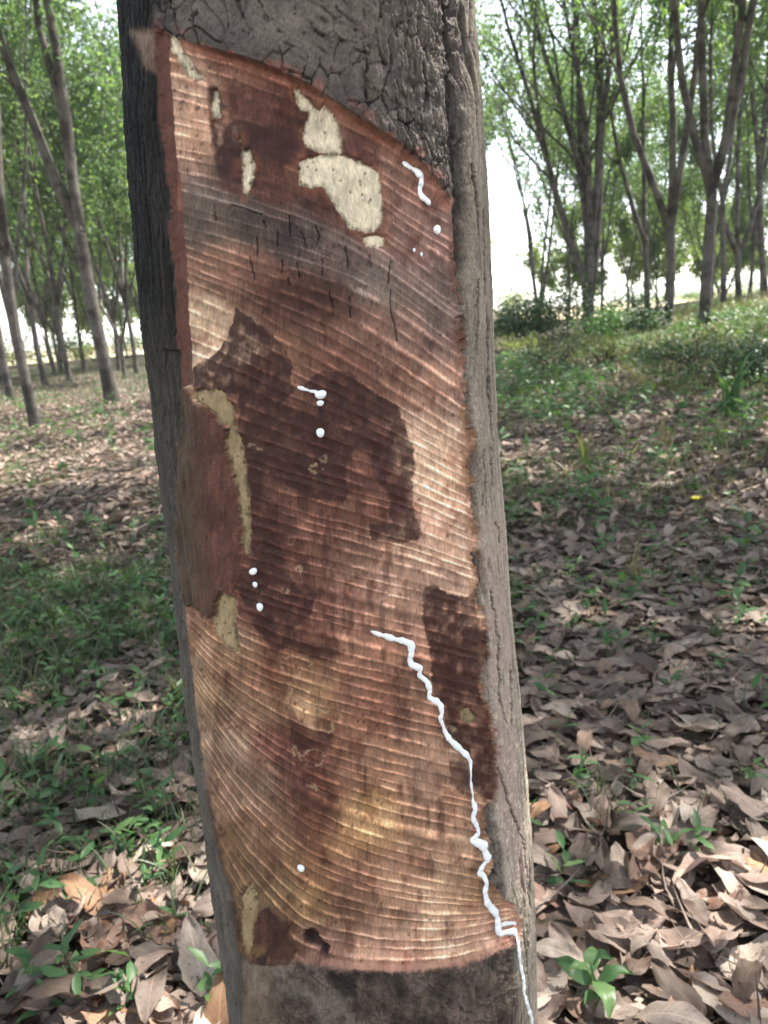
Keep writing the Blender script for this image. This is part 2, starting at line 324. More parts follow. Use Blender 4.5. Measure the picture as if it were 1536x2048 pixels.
xa, ya = Xq[kk], Yq[kk]; nn = np.zeros((xa.size, 3)); dd = np.zeros(xa.size)
for i in range(len(K)):
    w_ = np.exp(-((xa - K[i, 0]) ** 2 + ((ya - K[i, 1]) * 1.15) ** 2) / (2 * 30 ** 2)) + 1e-7 / (1 + ((xa - K[i, 0]) ** 2 + (ya - K[i, 1]) ** 2) / 1e4)
    nn += w_[:, None] * Kc[i]; dd += w_
num[kk] = nn / dd[:, None]
num = num * .80 + (num @ np.array([.3, .55, .15]))[..., None] * np.array([.22, .20, .155])
lm = num @ np.array([.3, .55, .15]); wood = num * (1.04 * np.clip(lm / .165, .2, 3) ** .62)[..., None] * np.array([.90, .91, .88])
wood = wood * (1 - (sst(760, 560, X) * sst(1360, 1500, Y))[..., None] * np.array([.0, .075, -.07]))
wood = wood * (1 + sst(1150, 1450, Y)[..., None] * np.array([.13, .11, .05]))
v = fbm(X / 9, Y / 26, 13, 4); v2 = fbm(X / 3.0, Y / 5.0, 14, 2)
lo = fbm(X / 38, Y / 46, 1, 4)
def mul(c, k): return c * k[..., None]
hair = fbm(X / 1.7, Y / 9, 7, 3); hair2 = fbm(X / 3.4, Y / 24, 3, 3)
wood = mul(wood, (.60 + .46 * v + .28 * v2 + .16 * hair) * (.56 + .88 * lo) * (.72 + .56 * hair2))
wood = wood * (1 + (rb[..., None] - .5) * .30)
tint = fbm(X / 30, ph * .7, 9, 3)[..., None]
wood = wood * (1 + (tint - .5) * np.array([.10, -.04, -.14]))
# crests paler, with a darker band just below each
wood = wood * (1 + (1.35 * cusp * (.5 + amp))[..., None] * np.array([1, 1.02, 1.05])) * (1 - .20 * (sst(.05, .20, fr) * sst(.50, .24, fr)) * (.4 + amp))[..., None]
bp = sst(.25, .6, fbm(X / 26, Y / 26, 14, 4)) * pale_top
wood = wood * (1 - .72 * bp[..., None]) + .72 * bp[..., None] * lin((92, 57, 49)) * (.30 + .7 * v + .4 * hair2)[..., None]
rust = sst(.52, .72, fbm(X / 24, Y / 34, 5, 4)) * (1 - sst(0, 1, grey))
wood = wood * (1 - .40 * rust[..., None] * np.array([.86, 1.02, 1.06]))
lightzone = sst(6, -6, sdpoly(Xw, Yw, [(385,560),(470,612),(440,690),(415,715),(388,725)])) + sst(10, -10, sdpoly(Xw, Yw, [(830,830),(920,850),(940,1180),(850,1180),(852,1080),(840,900)]))
wood = wood * (1 + .12 * np.clip(lightzone, 0, 1))[..., None]
dcol = lin((82, 39, 31)) * (.45 + .6 * v + .5 * hair + .75 * cusp * amp)[..., None]
wood = wood * (1 - dark[..., None]) + (dcol * .34 + wood * .06) * dark[..., None]
wood = wood * (1 - .8 * blk[..., None])
# thin old latex rims: pale outlines of dried patches
rim = np.zeros(X.shape)
for poly in [[(550,1320),(600,1318),(625,1335),(605,1345),(590,1360),(572,1365),(580,1400),(600,1410),(660,1435),(664,1470),(630,1468),(590,1430),(570,1420),(580,1380),(560,1340)], [(578,1498),(588,1505),(592,1520),(605,1520),(610,1510),(625,1505),(650,1520),(640,1535),(620,1545),(600,1530),(585,1520)], [(600,1565),(610,1580),(625,1578),(632,1590)], [(490,888),(505,892),(520,905),(505,908),(492,898)], [(612,938),(630,932),(645,942),(640,950),(622,945)], [(560,1180),(570,1178),(574,1188),(562,1190)], [(565,1080),(585,1078),(582,1092),(568,1092)], [(640,915),(650,912),(652,925),(642,928)], [(715,1690),(725,1700),(715,1705)], [(590,1140),(600,1138),(598,1150)]]:
    d_ = sdpoly(Xw, Yw, poly); rim = np.maximum(rim, np.exp(-(d_ / 2.0) ** 2) * sst(.35, .55, fbm(X / 12, Y / 12, 2, 2)))
wood = wood + rim[..., None] * (lin((190, 160, 128)) - wood) * .45
TRICKLE = [(741,1262,3),(750,1266,5),(758,1269,8),(772,1272,9),(784,1277,8),(808,1282,9),(822,1288,10),(823,1304,9),(819,1320,7),(823,1330,7),(841,1336,9),(838,1351,8),(854,1363,8),(860,1380,7),(857,1395,8),(873,1403,9),(882,1411,10),(884,1426,9),(880,1437,9),(885,1450,7),(890,1464,7),(900,1480,7),(916,1495,11),(934,1511,8),(941,1524,6),(942,1542,3.5),(941,1566,3.2),(945,1587,4),(946,1605,5),(950,1618,9),(945,1636,8),(954,1652,9),(957,1667,9),(942,1680,7),(955,1686,9),(968,1691,10),(970,1704,8),(977,1717,9),(966,1730,9),(958,1745,10),(968,1752,8),(973,1764,8),(969,1785,7),(974,1805,8),(984,1818,10),(992,1826,10),(995,1845,8),(996,1859,9),(999,1868,7),(1012,1864,8),(1029,1862,8),(1033,1874,5),(1037,1897,4.5),(1040,1927,5),(1046,1956,6),(1048,1985,6),(1053,2004,7),(1057,2017,7),(1062,2035,5),(1065,2050,5),(1069,2080,5),(1072,2120,4)]
wet_shade = np.zeros(X.shape)
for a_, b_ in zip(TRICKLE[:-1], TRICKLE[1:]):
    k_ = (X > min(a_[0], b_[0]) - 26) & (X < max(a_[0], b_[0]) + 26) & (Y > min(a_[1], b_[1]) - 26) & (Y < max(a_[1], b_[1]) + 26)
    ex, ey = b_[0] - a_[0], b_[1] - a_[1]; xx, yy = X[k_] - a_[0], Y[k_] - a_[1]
    t_ = np.clip((xx * ex + yy * ey) / (ex * ex + ey * ey), 0, 1); wet_shade[k_] = np.maximum(wet_shade[k_], np.exp(-(np.hypot(xx - t_ * ex, yy - t_ * ey) / 12) ** 2))
wood = wood * (1 - .42 * wet_shade * (.5 + patchy))[..., None]  # wet rim and shadow of the latex, both put into the wood colour
# vertical shrinkage cracks in the grey weathered band
CR = [[(570,505),(580,528),(590,545),(600,560)][:0], [(790,520),(784,565)], [(790,580),(788,600),(792,630),(800,660),(801,680)], [(694,490),(700,530)], [(660,585),(668,615),(669,632)], [(703,590),(705,635)], [(422,408),(425,440)], [(507,475),(508,510)], [(492,512),(503,560)], [(572,555),(575,570)], [(645,520),(646,550)], [(560,520),(560,545)], [(592,525),(597,555)], [(575,430),(577,470)], [(600,462),(605,470),(612,495)], [(630,450),(640,470),(634,490)], [(455,408),(480,414),(505,424),(520,426)], [(520,440),(528,455)], [(550,460),(551,490)], [(745,508),(749,530)]]
crk = np.zeros(X.shape)
for c_ in CR:
    for (ax, ay), (bx, by) in zip(c_[:-1], c_[1:]):
        k_ = (X > min(ax, bx) - 8) & (X < max(ax, bx) + 8) & (Y > ay - 8) & (Y < by + 8)
        xx, yy = X[k_] + .6 * wv[k_], Y[k_]
        t_ = np.clip(((xx - ax) * (bx - ax) + (yy - ay) * (by - ay)) / ((bx - ax) ** 2 + (by - ay) ** 2), 0, 1)
        d_ = np.hypot(xx - ax - t_ * (bx - ax), yy - ay - t_ * (by - ay))
        crk[k_] = np.maximum(crk[k_], sst(1.7, .5, d_))
w1, w2, wi = worley((X + 5 * wv) / 26, (Y + 5 * wv2) / 34, 6)
grz = sst(10, -12, sdpoly(X, Y, [(500,430),(560,420),(660,450),(690,490),(640,560),(560,560),(520,500)]))
crk = np.maximum(crk, .5 * sst(.05, .015, w2 - w1) * grz * sst(.4, .55, fbm(X / 30, Y / 30, 5, 2)))
wood = wood * (1 - .78 * crk[..., None])

# ---------- bark
def ridged(x, y, s, o=4):
    v = 0; a = 1; n = 0
    for i in range(o):
        v = v + a * (1 - np.abs(2 * vnoise(x * 2 ** i + 5 * i, y * 2 ** i + 3 * i, s + i) - 1)); n += a; a *= .5
    return v / n
Zm = ZZ; sx, sz = S, Zm
q1 = .022 * (fbm(sx * 26, sz * 26, 3, 3) - .5); q2 = .022 * (fbm(sx * 26, sz * 26, 8, 3) - .5)
# upper bark: slanting wrinkles + plates
al_ = R(-33); ca, sa = math.cos(al_), math.sin(al_)
ua = (sx + q1) * ca + (sz + q2) * sa; va = -(sx + q1) * sa + (sz + q2) * ca
wr = ridged(ua * 38 + 1.5 * fbm(ua * 14, va * 30, 6, 2), va * 135, 5, 3)
wr2 = ridged(ua * 60, va * 190, 9, 2)
pl1, pl2, pli = worley((sx + q1 * 1.3) * 95, (sz + q2 * 1.3) * 62, 3)
cr1 = sst(.11, .02, pl2 - pl1 - .07 * (fbm(sx * 300, sz * 300, 2, 2) - .5))
pv1, pv2, pvi = worley((sx + q1) * 150, (sz + q2) * 34, 7)
cr2 = sst(.16, .03, pv2 - pv1)
fib = ridged((sx + q1 * .5) * 210, (sz) * 22, 4, 4)
fib2 = ridged((sx + q1 * .6) * 420, (sz + q2) * 70, 11, 3)
grain = fbm(sx * 900, sz * 900, 6, 2)
isR = sst(-8, 14, X - np.interp(Y, [-200, 0, 200, 400, 560, 800, 1000, 1200, 1400, 1600, 1800, 1900, 2100], [905, 912, 925, 922, 918, 930, 944, 955, 968, 985, 1005, 1030, 1040]) - 16 * (fbm(Y / 40, X * 0 + 2, 4, 3) - .5))
isR = np.where(TH > 1.2, 1.0, isR); 
lx = np.interp(Y, [-200, 0, 60, 200, 400, 600, 760, 900, 1100, 1300, 1600, 1900, 2100], [300, 305, 316, 326, 342, 358, 372, 366, 356, 378, 415, 478, 490])
isL = sst(10, -10, X - lx - 10 * (fbm(Y / 40, X * 0 + 7, 5, 3) - .5)); isL = np.where(TH < -1.2, 1.0, isL)
top = (Y < 520).astype(float) * (1 - isR) * (1 - isL); low = (Y > 1800).astype(float) * (1 - isR) * (1 - isL)
nearc = sst(150, 20, np.abs(sp)) * sst(.30, .44, fbm(sx * 30, sz * 30, 9, 2)); nearc = np.where(sp >= 59, .6 * sst(.42, .52, fbm(sx * 24, sz * 30, 9, 2)), nearc)
gr1 = sst(.83, .97, wr) * (.25 + .75 * sst(900, 660, X)) * sst(.32, .5, fbm(sx * 34, sz * 34, 4, 2)); gr2 = sst(.83, .96, wr2) * sst(.40, .58, fbm(sx * 50, sz * 50, 12, 2)); gr3 = sst(.76, .92, fib) * sst(640, 800, X) * sst(.35, .6, fbm(sx * 40, sz * 60, 6, 2))
hb_top = -.0021 * gr1 - .0014 * gr2 - .0014 * gr3 + .0022 * (fbm(ua * 40, va * 90, 10, 3) - .5) + .0024 * (fbm(sx * 190, sz * 190, 13, 4) - .5) - .0016 * cr1 * nearc - .0010 * cr2 * sst(640, 760, X) + .0034 * (fib2 - .6) * sst(600, 760, X) - .003 * sst(.84, .95, wr) * 0 + .0016 * (fbm(ua * 30, va * 80, 2, 4) - .5)
strand = ridged((sx * .6 + sz * .5 + q1) * 300, (sz - sx * .6 + q2) * 60, 2, 3)
hb_low = .0022 * (strand - .6) + .0060 * (fbm(sx * 60, sz * 40, 5, 5, .6) - .5) - .0010 * cr1 * sst(.5, .62, fbm(sx * 25, sz * 25, 2, 2)) + .0012 * (fib2 - .6)
hb_R = .0020 * (fib - .6) + .0012 * (fib2 - .6) - .0035 * sst(.80, .93, ridged((sx + q1 * .7) * 55, sz * 7, 14, 3)) + .001 * (fbm(sx * 40, sz * 20, 2, 3) - .5)
hb_L = .0034 * (fib - .6) - .0008 * cr2 + .0022 * (fbm(sx * 70, sz * 50, 9, 4) - .5) + .0012 * (fib2 - .6)
hb = hb_top * np.clip(1 - isR - isL - low, 0, 1) + hb_low * low + hb_R * isR + hb_L * isL * (1 - isR)
# the bark lip stands proud round the cut
lip = .0055 * sst(60, 6, np.abs(sp)) * ((isR > .5) | (Y < 700)) * .6
hb = hb + lip * fbm(sx * 60, sz * 60, 3, 3)
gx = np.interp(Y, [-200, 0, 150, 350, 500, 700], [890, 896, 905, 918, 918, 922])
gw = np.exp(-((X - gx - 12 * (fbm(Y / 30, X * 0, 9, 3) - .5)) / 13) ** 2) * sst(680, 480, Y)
hb = hb - .0055 * gw * (Y < 700)
wall_lip = np.exp(-((X - gx - 34) / 16) ** 2) * sst(720, 420, Y); hb = hb + .003 * wall_lip
hb = hb + .0006 * (grain - .5)

c_top = np.ones(X.shape + (3,)) * lin((86, 78, 71)); 
c_top = c_top * (.62 + .75 * fbm(sx * 70, sz * 60, 12, 4))[..., None] * (.62 + .9 * fbm(ua * 60, va * 150, 3, 3) * .6 + .75 * grain - .2)[..., None]
c_top = c_top * (1 - .75 * cr1 * nearc - .25 * cr2 * sst(640, 760, X) - .62 * gr1 - .45 * gr2 - .5 * gr3)[..., None] * (1 - .35 * sst(60, 5, np.abs(sp)) * (Y < 520))[..., None] * 1.12
redb = sst(34, 4, sp) * sst(.45, .62, fbm(X / 20, Y / 16, 15, 3)) * (Y < 520)
c_top = c_top * (1 - redb[..., None]) + redb[..., None] * lin((120, 84, 74)) * (.6 + .7 * v)[..., None]
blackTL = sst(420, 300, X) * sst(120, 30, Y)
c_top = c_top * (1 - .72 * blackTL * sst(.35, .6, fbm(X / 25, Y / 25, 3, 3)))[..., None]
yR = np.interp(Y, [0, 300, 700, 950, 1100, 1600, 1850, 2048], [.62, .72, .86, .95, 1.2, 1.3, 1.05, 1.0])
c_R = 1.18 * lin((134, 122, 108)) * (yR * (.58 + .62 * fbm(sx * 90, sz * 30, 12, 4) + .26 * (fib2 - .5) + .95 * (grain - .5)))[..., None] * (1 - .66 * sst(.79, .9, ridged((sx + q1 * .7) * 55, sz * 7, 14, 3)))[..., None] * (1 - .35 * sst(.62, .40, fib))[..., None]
pink = sst(-8, 8, 24 - np.abs(X - np.interp(Y, [900, 1000, 1300, 1500, 1600, 1750, 1800], [975, 975, 996, 1010, 1012, 1035, 1040]))) * sst(1000, 1060, Y) * sst(1790, 1740, Y)
pink = pink * sst(.3, .45, fbm(X / 30, Y / 40, 6, 3))
c_R = c_R * (1 - .8 * pink[..., None]) + .8 * pink[..., None] * lin((146, 127, 116)) * 1.08 * (.75 + .5 * v2)[..., None]
flk = sst(.60, .70, fbm(sx * 420, sz * 260, 13, 3)) * isR * sst(1250, 1500, Y)
c_R = c_R * (1 + .55 * flk[..., None])
c_L = lin((92, 86, 78)) * (np.interp(Y, [0, 250, 600, 760, 900, 1100, 1500, 2048], [.055, .045, .07, .30, .46, .62, .8, .95]) * (.55 + .7 * fbm(sx * 80, sz * 40, 2, 4) + .25 * (fib2 - .5)))[..., None] * (1 - .15 * cr2)[..., None] * (.55 + .75 * fib)[..., None]  # left flank: blackened bark, with its shade put into the colour too
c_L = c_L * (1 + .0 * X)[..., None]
warmL = np.exp(-((X - lx + 22) / 16) ** 2) * sst(60, 200, Y) * sst(700, 500, Y)      # brown inner edge of the darkened flank
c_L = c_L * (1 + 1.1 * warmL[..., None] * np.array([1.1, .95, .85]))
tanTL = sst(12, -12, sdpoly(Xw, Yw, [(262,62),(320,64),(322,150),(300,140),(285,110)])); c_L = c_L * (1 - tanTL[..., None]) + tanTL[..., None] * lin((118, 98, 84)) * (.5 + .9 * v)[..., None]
c_low = lin((74, 62, 54)) * (.35 + 1.05 * strand)[..., None] * np.clip(-.25 + 2.3 * fbm(sx * 60, sz * 40, 5, 5, .6), .15, 2)[..., None] * (.8 + .4 * fib2)[..., None] * (.45 + 1.1 * grain)[..., None] * (1 - .25 * cr1 * sst(.5, .62, fbm(sx * 25, sz * 25, 2, 2)))[..., None]
lich = sst(10, -14, sdpoly(Xw, Yw, [(490,1915),(600,1925),(640,1940),(650,1960),(720,1985),(725,2048),(640,2090),(620,2000),(500,1990)])) * sst(.30, .52, fbm(X / 26, Y / 30, 7, 4))
c_low = c_low * (1 - .45 * lich[..., None]) + .45 * lich[..., None] * lin((128, 116, 104)) * (.55 + .8 * v)[..., None]
tanl = sst(14, -14, sdpoly(Xw, Yw, [(470,1925),(540,1930),(560,2048),(480,2090),(450,2000)])); c_low = c_low * (1 - .5 * tanl[..., None]) + .5 * tanl[..., None] * lin((122, 104, 86)) * (.5 + .9 * v)[..., None]
c_low = c_low * (1 - .75 * sst(6, -6, sdpoly(Xw, Yw, [(650,1950),(680,1942),(712,1950),(716,1990),(690,2000),(665,1970)])))[..., None]
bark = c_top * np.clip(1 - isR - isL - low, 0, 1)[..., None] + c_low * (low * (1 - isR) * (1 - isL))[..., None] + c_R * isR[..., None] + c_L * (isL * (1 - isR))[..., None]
bark = bark * (1 - .72 * gw * (Y < 700))[..., None]  # shadow inside the deep groove is painted into the bark colour

BCR = [[(979,1179),(982,1200),(987,1226),(990,1257),(996,1273),(995,1301),(992,1330),(999,1361),(996,1387),(1003,1419),(1008,1445)], [(994,1535),(1010,1587),(1020,1618),(1038,1655),(1046,1680),(1050,1706),(1056,1790)], [(974,640),(976,720),(978,785),(981,830),(984,900),(985,970)], [(989,1045),(999,1060),(998,1085)], [(950,560),(953,640),(949,700)], [(962,420),(965,500),(968,590)], [(1020,1330),(1024,1400),(1021,1460)], [(940,330),(946,400),(950,470)], [(964,900),(968,960),(962,1010)], [(1052,1850),(1054,1920),(1058,1990)]]
bck = np.zeros(X.shape)
for c_ in BCR:
    for (ax, ay), (bx, by) in zip(c_[:-1], c_[1:]):
        k_ = (X > min(ax, bx) - 12) & (X < max(ax, bx) + 12) & (Y > ay - 12) & (Y < by + 12)
        xx, yy = X[k_] + 1.5 * wv[k_], Y[k_]
        t_ = np.clip(((xx - ax) * (bx - ax) + (yy - ay) * (by - ay)) / ((bx - ax) ** 2 + (by - ay) ** 2), 0, 1)
        bck[k_] = np.maximum(bck[k_], sst(3.0, .6, np.hypot(xx - ax - t_ * (bx - ax), yy - ay - t_ * (by - ay)) + 1.6 * (hair[k_] - .3)))
bark = bark * (1 - .8 * bck)[..., None]; hb = hb - .0024 * bck
# ---------- combine
hp = .00050 * amp * (scoop - .45) + .00034 * cusp * np.clip(amp * 1.4, 0, 1) + .0006 * (fbm(X / 11, Y / 20, 3, 3) - .5) + .0010 * (lo - .5) * 2
hp = hp * (1 - .5 * dark * 0)
depth = np.interp(Y, [0, 60, 500, 760, 1200, 1700, 1945], [.0070, .0070, .0060, .0050, .0040, .0050, .0050])
edge = sst(3, -7, sp) * (.72 + .28 * sst(-4, -30, sp))
depth = depth * (.25 + .75 * sst(0, 190, X - lx)) * (.55 + .45 * sst(0, 120, np.interp(Y, [0, 500, 800, 1200, 1600, 1850, 2048], [915, 915, 930, 955, 985, 1035, 1040]) - X))
H = hb * (1 - inside) + hp * inside - depth * edge
H = H + .0016 * groove * 0 - .0006 * groove
dull = sst(34, -24, X - np.interp(Y, [770, 850, 1000, 1100, 1220], [368, 384, 380, 392, 408]) - 30 * (patchy - .5)) * (Y < 1300)
hs = .0016 * (fbm(X / 18, Y / 50, 6, 4) - .5) + .0018 + .0008 * (fib2 - .6) + dull * (.0040 * (fib - .6) + .0030 * (fbm(sx * 70, sz * 50, 9, 4) - .5))
H = H * (1 - smooth_b) + (hs - depth * edge) * smooth_b
hpal = -.0010 + .0009 * (fbm(X / 14, Y / 24, 8, 4) - .5) - .0014 * sst(.24, .10, worley(X / 11, Y / 14, 4)[0]) * (worley(X / 11, Y / 14, 4)[2] > .86)
H = H * (1 - pale) + (hpal - depth * edge) * pale
H = H - .0012 * np.exp(-(np.minimum.reduce(sd_p) / 2.5) ** 2) * inside
H = H - .0014 * crk - .003 * blk
rag = sst(22, 0, np.abs(sp - 4)) * ((X > 880) & (Y > 480)); H = H + .0022 * rag * (fbm(X / 7, Y / 9, 4, 3) - .5)
c_g = lin((96, 64, 54)) * .95 * (.62 + .7 * v)[..., None]
c_s = lin((86, 54, 44)) * ((.30 + .75 * fbm(X / 12, Y / 60, 6, 4) + .6 * fbm(X / 3, Y / 22, 4, 3)) * (.6 + .8 * fbm(X / 40, Y / 60, 2, 3)))[..., None] * (1 - .25 * sst(.5, .7, fbm(X / 26, Y / 40, 9, 3)))[..., None]
c_s = c_s * (.55 + .9 * grain)[..., None]
c_s = c_s * (1 - dull[..., None]) + dull[..., None] * lin((84, 68, 54)) * (.10 + .75 * fib + .4 * v)[..., None]
heart = sst(3, -3, sd_s[1])[..., None]; c_s = c_s * (1 - .38 * heart)
fpk = worley(X / 11, Y / 14, 4)
c_p = lin((212, 196, 168)) * (.20 + .55 * fbm(X / 12, Y / 20, 10, 4) + .42 * fbm(X / 4, Y / 14, 5, 3) + .55 * fbm(X / 45, Y / 40, 3, 3))[..., None] * (1 - .5 * sst(.24, .10, fpk[0]) * (fpk[2] > .88))[..., None]
c_p = c_p * (1 - .6 * sst(-11, 0, np.minimum.reduce(sd_p)) * sst(.40, .62, fbm(X / 9, Y / 9, 3, 2)))[..., None]
lowp = sst(700, 800, Y)[..., None]; c_p = c_p * (1 - lowp * (1 - np.array([.44, .38, .29])))
halo = np.exp(-(np.clip(np.minimum.reduce(sd_p), 0, 99) / 16) ** 2) * sst(.42, .6, fbm(X / 20, Y / 20, 1, 3)) * (Y < 520)
wood = wood * (1 - .5 * halo[..., None]) + .5 * halo[..., None] * lin((128, 80, 56)) * (.7 + .5 * v)[..., None]
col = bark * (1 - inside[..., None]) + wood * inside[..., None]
col = col * (1 - groove[..., None]) + c_g * groove[..., None]
col = col * (1 - smooth_b[..., None]) + c_s * smooth_b[..., None]
col = col * (1 - pale[..., None]) + c_p * pale[..., None]
# brown crumbly seam along the right edge of the cut and the left lower edge
seam = np.exp(-((sp + 2) / 7) ** 2) * ((X > 880) & (Y > 480) & (Y < 1650)) * sst(.3, .6, fbm(X / 8, Y / 14, 2, 3))
col = col * (1 - .62 * seam[..., None]) + .62 * seam[..., None] * lin((104, 64, 46)) * (.5 + .9 * v)[..., None]
yel = np.exp(-((sp + 6) / 6) ** 2) * ((X > 900) & (Y > 820) & (Y < 1200)) * sst(.45, .65, fbm(X / 14, Y / 22, 12, 3))
col = col * (1 - .6 * yel[..., None]) + .6 * yel[..., None] * lin((160, 125, 80))
lseam = np.exp(-((sp) / 5) ** 2) * ((X < 520) & (Y > 1580)) 
col = col * (1 - .7 * lseam[..., None]) + .7 * lseam[..., None] * lin((62, 40, 28))
yL = sst(26, 4, np.abs(sp + 16)) * ((X < 540) & (Y > 1640)) * sst(.4, .6, fbm(X / 10, Y / 26, 12, 3)); col = col * (1 - .4 * yL[..., None]) + .4 * yL[..., None] * lin((140, 110, 72))
botr = np.exp(-((sp + 3) / 5) ** 2) * ((X > 640) & (Y > 1800)); col = col * (1 - .55 * botr[..., None]) + .55 * botr[..., None] * lin((166, 122, 104)) * (.7 + .5 * v)[..., None]
rimT = np.exp(-((sp + 8) / 8) ** 2) * ((Y < 420) & (X > 350)); col = col * (1 - .5 * rimT[..., None]) + .5 * rimT[..., None] * lin((150, 96, 78)) * (.7 + .6 * v)[..., None]
col = np.clip(col, .004, .85)
rough = np.clip(.82 - .22 * dark * inside - .1 * smooth_b, .4, 1)
# root flare and slow bulges
H = H + .004 * (fbm(sx * 6, sz * 4, 7, 2) - .5) * sst(.55, .3, ZZ)
PD = P0 + N0 * H[..., None]
# normals of the displaced sheet
du = np.gradient(PD, axis=1); dv = np.gradient(PD, axis=0)
NR = np.cross(du, dv); NR /= np.linalg.norm(NR, axis=-1)[..., None] + 1e-15
if (NR * N0).sum(-1).mean() < 0: NR = -NR

def trunk_mat():
    t = NT('trunk_surface')
    a = t.n('ShaderNodeAttribute', attribute_name='surface')
    co = t.n('ShaderNodeTexCoord').outputs['Object']
    st = t.n('ShaderNodeMapping', ins={'Vector': co, 'Scale': (1, 1, .35)}).outputs[0]
    n1 = t.noise(st, 900, 3, .6); n2 = t.noise(co, 2600, 2, .6)
    k = t.n('ShaderNodeMapRange', ins={0: n1, 1: .3, 2: .7, 3: .78, 4: 1.22}).outputs[0]
    col_ = t.mix(1.0, a.outputs['Color'], t.n('ShaderNodeCombineColor', ins={0: k, 1: k, 2: k}).outputs[0], 'MULTIPLY')
    b1 = t.n('ShaderNodeBump', ins={'Strength': .7, 'Distance': .0011, 'Height': n1})
    b2 = t.n('ShaderNodeBump', ins={'Strength': .4, 'Distance': .0004, 'Height': n2, 'Normal': b1.outputs[0]})
    p = t.bsdf(**{'Base Color': col_, 'Roughness': a.outputs['Alpha'], 'Normal': b2.outputs[0], 'Specular IOR Level': .28})
    return t.out(p.outputs[0])
M_TRUNK = trunk_mat()
fr_tree = empty('rubber_tree', (float(PROF[1, 1]), float(PROF[1, 2]), 0))
tag(fr_tree, 'thick rubber tree trunk in the foreground with a long tapped panel cut into it', 'tree')
# quads; the sheet closes round the back
jj = np.arange(nt_); j2 = (jj + 1) % nt_
base = (np.arange(nz_ - 1) * nt_)[:, None]
QF = np.stack([base + jj, base + j2, base + nt_ + j2, base + nt_ + jj], -1).reshape(-1, 4)
fid = reg.ravel()[QF[:, 0]]
PDf = PD.reshape(-1, 3) - np.array(fr_tree.location); NRf = NR.reshape(-1, 3); colf = np.concatenate([col, rough[..., None]], -1).reshape(-1, 4)
def sheet(name, idx, parent=None, label=None):
    F_ = QF[fid == idx]
    if not len(F_): return None
    used, inv = np.unique(F_.ravel(), return_inverse=True)
    me = mesh_np(name, PDf[used], inv.reshape(-1, 4))
    at = me.color_attributes.new('surface', 'FLOAT_COLOR', 'POINT'); at.data.foreach_set('color', colf[used].astype(np.float32).ravel())
    me.normals_split_custom_set_from_vertices(NRf[used].astype(np.float32))
    o = obj(name, me, M_TRUNK, parent or fr_tree)
    if label: o['label'] = label
    return o
sheet('bark', 0)
panel = sheet('tapped_panel', 1, label='reddish brown tapped panel cut with slanting grooves')
sheet('guide_groove', 2, panel)
SL = ['smooth dark red brown strip of regrown bark', 'dark brown heart shaped scar of regrown bark']
PL = ['pale bare patch under the slanting bark edge', 'large cream bare patch near the top of the panel', 'thin cream sliver of bare wood', 'long pale strip beside the red brown bark', 'pale yellowish wedge of bare wood', 'pale peeled corner at the top left of the panel', 'small pale fleck left of the dark stain', 'pale smear below the large cream patch', 'small cream chip on the dark stain', 'tiny cream chip beside the latex trickle', 'yellowish frayed strip at the lower left corner']
for i in range(len(SMOOTH)): sheet(SMOOTH[i][0], 3 + i, panel, SL[i])
for i in range(len(PALE)): sheet(PALE[i][0], 3 + len(SMOOTH) + i, panel, PL[i])

